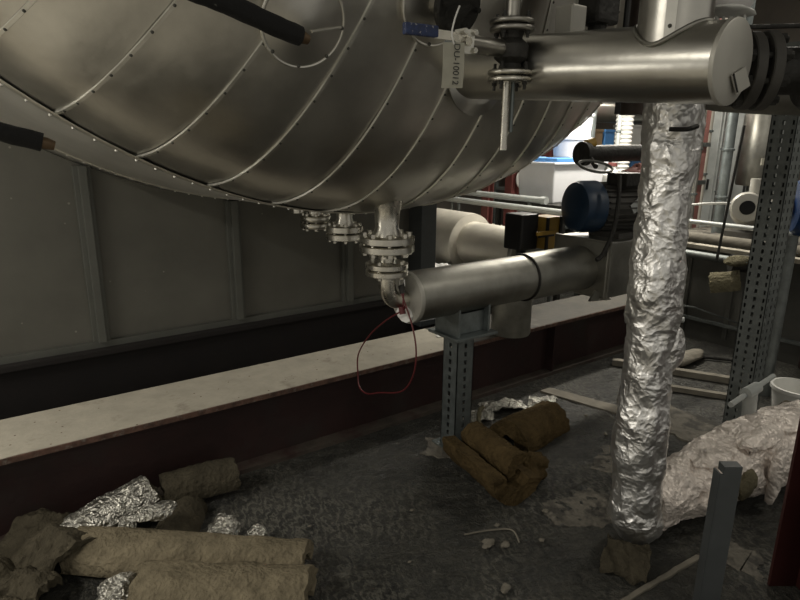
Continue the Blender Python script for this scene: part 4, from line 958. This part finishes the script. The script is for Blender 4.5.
for c_, s_, sd, lb_ in [((.35, 1.92, .12), (.05, .035, .045), 51, None), ((.24, 1.87, .04), (.065, .05, .045), 52, 'crumpled foil ball in front of the long wool section'),
        ((.22, 1.79, .03), (.11, .07, .035), 53, 'crumpled foil heap at the bottom edge of the floor'),
        ((.405, 2.10, .165), (.075, .04, .022), 54, 'small foil scrap on top of the long wool section, beside the stubby one'),
        ((.62, 1.97, .06), (.055, .05, .045), 55, 'foil clump behind the right end of the long wool section'),
        ((.72, 1.89, .05), (.03, .03, .04), 56, 'tiny foil scrap at the far right of the left heap'),
        ((.33, 2.17, .10), (.025, .03, .03), 57, 'tiny foil scrap below the foil-faced section'),
        ((.455, 2.33, .10), (.03, .03, .045), 58, 'foil shred between the foil-faced section and the section against the beam')]:
    if lb_:
        o = blob(c_, s_, sd, 30, .45, 16).drop(max(.003, c_[2]-s_[2]*1.1)).build('foil_scrap', 'foil_dull', ang=22); tag(o, lb_, 'foil')
late_paper()
# middle pieces
o = shell_piece((1.775, 1.73), R(-100), .42, .125, .062, 172, 344, 11, amp=.008).build('wool_trough', 'rockwool_y', ang=50); tag(o, 'open brown half section of mineral wool lying like a trough by the strut post', 'insulation')
b = shell_piece((1.825, 1.75), R(-98), .36, .068, .03, 60, 270, 12, amp=.008, zb=.055); o = b.build('wool_core', 'rockwool_y', ang=50); tag(o, 'narrower brown wool core lying inside the open trough', 'insulation')
wool('rounded brown mineral wool section between strut post and foil pipe', 'rockwool_y', (2.27, 1.93), R(8), .40, .125, .05, -5, 185, 13, amp=.009, taper=.9)
o = blob((1.93, 1.64, .05), (.10, .08, .05), 61, 34, .4, 16).drop(.003).build('wool_tuft', 'rockwool_y', ang=60); tag(o, 'frayed tuft of brown wool beside the trough', 'insulation')
o = blob((1.88, 1.88, .05), (.04, .035, .055), 62, 26, .4, 20).drop(.003).build('wool_tuft', 'rockwool_y', ang=60); tag(o, 'small wool tuft behind the trough near the post', 'insulation')
o = crumpled_sheet((2.14, 2.22, .004), .10, .20, R(70), .02, 14, .03, .006).build('foil_scrap', 'foil_dull'); tag(o, 'dull foil scrap just right of the strut post', 'foil')
o = crumpled_sheet((2.38, 2.23, .004), .26, .12, R(-25), .025, 15, .03, .006).build('foil_scrap', 'foil_dull'); tag(o, 'long dull foil scrap behind the rounded wool section', 'foil')
o = crumpled_sheet((2.58, 2.12, .004), .20, .14, R(30), .03, 16, .02, .006).build('foil_scrap', 'foil_dull'); tag(o, 'folded foil scrap right of the rounded wool section', 'foil')
o = MB().tube(spline([(2.15, 2.17, .10), (2.08, 2.12, .12), (2.02, 2.06, .09), (2.03, 2.00, .04)], 6), [.012]*19, 10).build('wool_curl', 'rockwool_p'); tag(o, 'curled wool strip right of the strut post', 'insulation')
o = blob((1.90, 1.06, .0), (.11, .08, .03), 63, 34, .5, 14)
o = crumpled_sheet((1.79, 1.03, .003), .19, .15, R(30), .028, 64, .05, .012, roll=R(4)).build('wool_tuft', 'rockwool_d', ang=50); tag(o, 'torn wool lump on the floor in front of the foil pipe foot', 'insulation')

# ================================================================= FLOOR PATCHES AND STRIPS
def patch(pts, z, mt, name, label, cat, h=.006, seed=0, jit=.022):
    b = MB(); P_ = []
    for i in range(len(pts)):
        a_, c_ = V(pts[i]+(0,)), V(pts[(i+1) % len(pts)]+(0,))
        for q in range(24): t = q/24; p = a_.lerp(c_, t); P_.append(p+V((nz(p, 9, seed)+.6*nz(p, 31, seed)+.4*nz(p, 90, seed), nz(p, 9, seed+5)+.6*nz(p, 31, seed+5)+.4*nz(p, 90, seed+5), 0))*jit*1.3)
    n = len(P_); vs = [(p.x, p.y, z) for p in P_]+[(p.x, p.y, z+h) for p in P_]
    b.add(vs, [tuple(range(n-1, -1, -1)), tuple(range(n, 2*n))]+[(i, (i+1) % n, n+(i+1) % n, n+i) for i in range(n)])
    o = b.build(name, mt, smooth=False); tag(o, label, cat); return o
patch([(1.76, 1.33), (1.85, 1.47), (2.12, 1.42), (2.1, 1.28), (1.98, 1.20)], 0, 'concrete', 'concrete_patch', 'pale ragged concrete patch on the floor left of the foil pipe foot', 'patch', .004, 1)
patch([(2.25, 1.55), (2.5, 1.62), (2.6, 1.45), (2.3, 1.38)], 0, 'concrete', 'concrete_patch', 'fainter concrete patch behind the pale one', 'patch', .003, 2)
patch([(1.66, 2.10), (1.80, 2.22), (1.93, 2.00), (1.80, 1.95)], 0, 'concrete', 'mortar_pad', 'pale mortar pad under the strut post', 'pad', .008, 3)
patch([(2.95, 1.84), (3.22, 1.86), (3.22, 1.25), (2.85, 1.22)], 0, 'concrete', 'concrete_strip', 'rough concrete strip behind the foil pipe', 'strip', .012, 4)
patch([(2.75, 2.28), (2.84, 2.28), (3.02, 1.66), (2.90, 1.66)], 0, 'timber', 'floor_batten', 'pale batten on the floor running from the beam toward the foil pipe', 'batten', .012, 5, .004)
patch([(1.60, .935), (1.62, .915), (2.06, .885), (2.05, .905)], 0, 'timber', 'thin_lath', 'thin pale lath on the floor below the wrapped pipe', 'lath', .010, 6, .003)
patch([(2.1, .70), (2.28, .78), (2.24, .88), (2.12, .86)], 0, 'concrete', 'concrete_patch', 'small pale patch on the floor right of the bracket post', 'patch', .004, 7)
o = MB().box((3.75, 1.92, .025), (.9, .05, .04), rz=R(-62)).build('floor_batten', 'timber', smooth=False); tag(o, 'dusty batten on the floor in front of the low grey wall', 'batten')
o = MB().box((3.50, 1.75, .02), (.55, .04, .03), rz=R(-60)).build('floor_batten', 'timber', smooth=False); tag(o, 'second dusty batten nearer the foil pipe', 'batten')
o = blob((3.95, 2.05, .03), (.22, .06, .03), 71, 30, .35, 8).drop(.003).build('cloth_scrap', 'timber'); tag(o, 'crumpled pale scrap on the floor before the low wall', 'scrap')
o = MB().tube(spline([(3.6, 2.2, .02), (3.8, 2.0, .02), (4.1, 2.05, .02), (4.3, 1.8, .02), (4.1, 1.65, .02)], 8), .012, 8).build('dark_hose', 'iron'); tag(o, 'dark hose coiled on the floor before the low wall', 'hose')
o = MB().cyl((3.3, 2.1, .42), (3.62, 1.90, .42), .018).build('stub_pipe', 'pipe_grey'); o.location.z += 0
tag(o, 'pale pipe stub poking out behind the foil pipe', 'pipe')
o = MB().tube([(3.6, 2.1, .50), (3.9, 1.98, .44), (4.58, 1.9, .2)], .006, 6).build('sagging_wire', 'galv_dark'); tag(o, 'thin wire running from behind the foil pipe to the low wall', 'wire')
t = thing('bucket', 'white plastic sack-like tub behind the T-bar', 'tub', (3.72, 1.27, 0))
MB().lathe((3.74, 1.24, .0), (0, 0, 1), [(.11, 0), (.13, .14), (.14, .145), (.14, .165), (.125, .165), (.10, .05)], 32).build('body', 'white', t)
o = blob((3.42, 1.12, .06), (.12, .09, .07), 72, 34, .45, 12).drop(.003).build('rubble_heap', 'rockwool_d', ang=60); tag(o, 'dark heap of wool and rubble at the foot of the white tub', 'rubble')
o = MB().box((4.2, .98, .30), (.8, .30, .22), rz=R(-40)).build('red_duct', 'red_paint', smooth=False, bevel=.01); tag(o, 'dark red box section behind the perforated post', 'box section')
MB().box((4.2, .98, .095), (.7, .2, .19), rz=R(-40)).build('base', 'iron', o, smooth=False)
# crumbs that lie about: a few countable chips
chips = [(1.45, 1.40, .022), (1.50, 1.36, .016), (1.33, 1.19, .018), (1.64, 1.30, .012), (1.15, 1.5, .006), (.98, 1.35, .008), (1.05, 1.17, .007), (1.57, 1.47, .010), (2.6, 1.7, .012), (2.7, 1.9, .010), (2.2, 1.2, .012), (1.35, 1.75, .008), (.95, 1.9, .007), (1.8, 1.42, .014), (1.2, 1.10, .01)]
for i, (x_, y_, s_) in enumerate(chips):
    o = blob((x_, y_, s_*.5), (s_*1.0, s_*.7, s_*.45), 80+i, 16, .7, 60).drop(.001).build('plaster_crumb', 'timber'); tag(o, 'pale crumb of plaster lying loose on the dark screed', 'crumb', 'crumbs on the floor')
o = MB().tube(spline([(1.42, 1.50, .006), (1.52, 1.46, .008), (1.58, 1.40, .02), (1.56, 1.34, .006)], 5), .0035, 6).build('bent_wire_scrap', 'timber'); tag(o, 'bent pale wire scrap on the screed in front of the wool trough', 'scrap')

# ================================================================= LAMPS (fluorescent battens)
LM = bpy.data.materials.new('lit_tube'); LM.use_nodes = True; nb_ = LM.node_tree.nodes['Principled BSDF']
nb_.inputs['Emission Color'].default_value = (1, .95, .85, 1); nb_.inputs['Emission Strength'].default_value = 2.0; M['lit'] = LM
lbl = ['fluorescent batten hanging left of the tank over the walkway', 'fluorescent batten behind the camera', 'fluorescent batten over the pump area', 'fluorescent batten hanging low over the bench with the storage bin', 'fluorescent batten over the open floor at right', 'fluorescent batten fixed to the grey sheet wall left of the tank', 'fluorescent batten over the red-brown posts']
for i, (p, L_, az, W, tilt) in enumerate(LAMPS):
    t = thing('lamp_batten', lbl[i], 'lamp', p, 'fluorescent battens'); d = V((cos(R(az)), sin(R(az)), 0)); c_ = V(p); up2 = V((0, -sin(R(tilt)), cos(R(tilt)))) if tilt else V((0, 0, 1))
    b = MB(); b.obox(c_+up2*.04, d*L_/2, d.cross(up2)*.05, up2*.025); b.build('housing', 'lamp_body', t, smooth=False)
    MB().cyl(c_-d*(L_/2-.03), c_+d*(L_/2-.03), .018).build('tube', 'lit', t)
    if tilt: MB().cyl(c_+V((0, .03, .03)), (c_.x, 3.10, c_.z+.03), .02).build('bracket', 'galv_dark', t)
    else: MB().cyl(c_+V((0, 0, .06)), V((c_.x, c_.y, 6.2)), .008).build('hanger', 'galv_dark', t)
    l = bpy.data.lights.new('lamp_light', 'AREA'); l.shape = 'RECTANGLE'; l.size = L_; l.size_y = .12; l.energy = W; l.color = (1, .94, .82)
    lo = bpy.data.objects.new('lamp_light', l); COL.objects.link(lo); lo.location = c_-up2*.03; lo.rotation_euler = (R(tilt), 0, R(az))
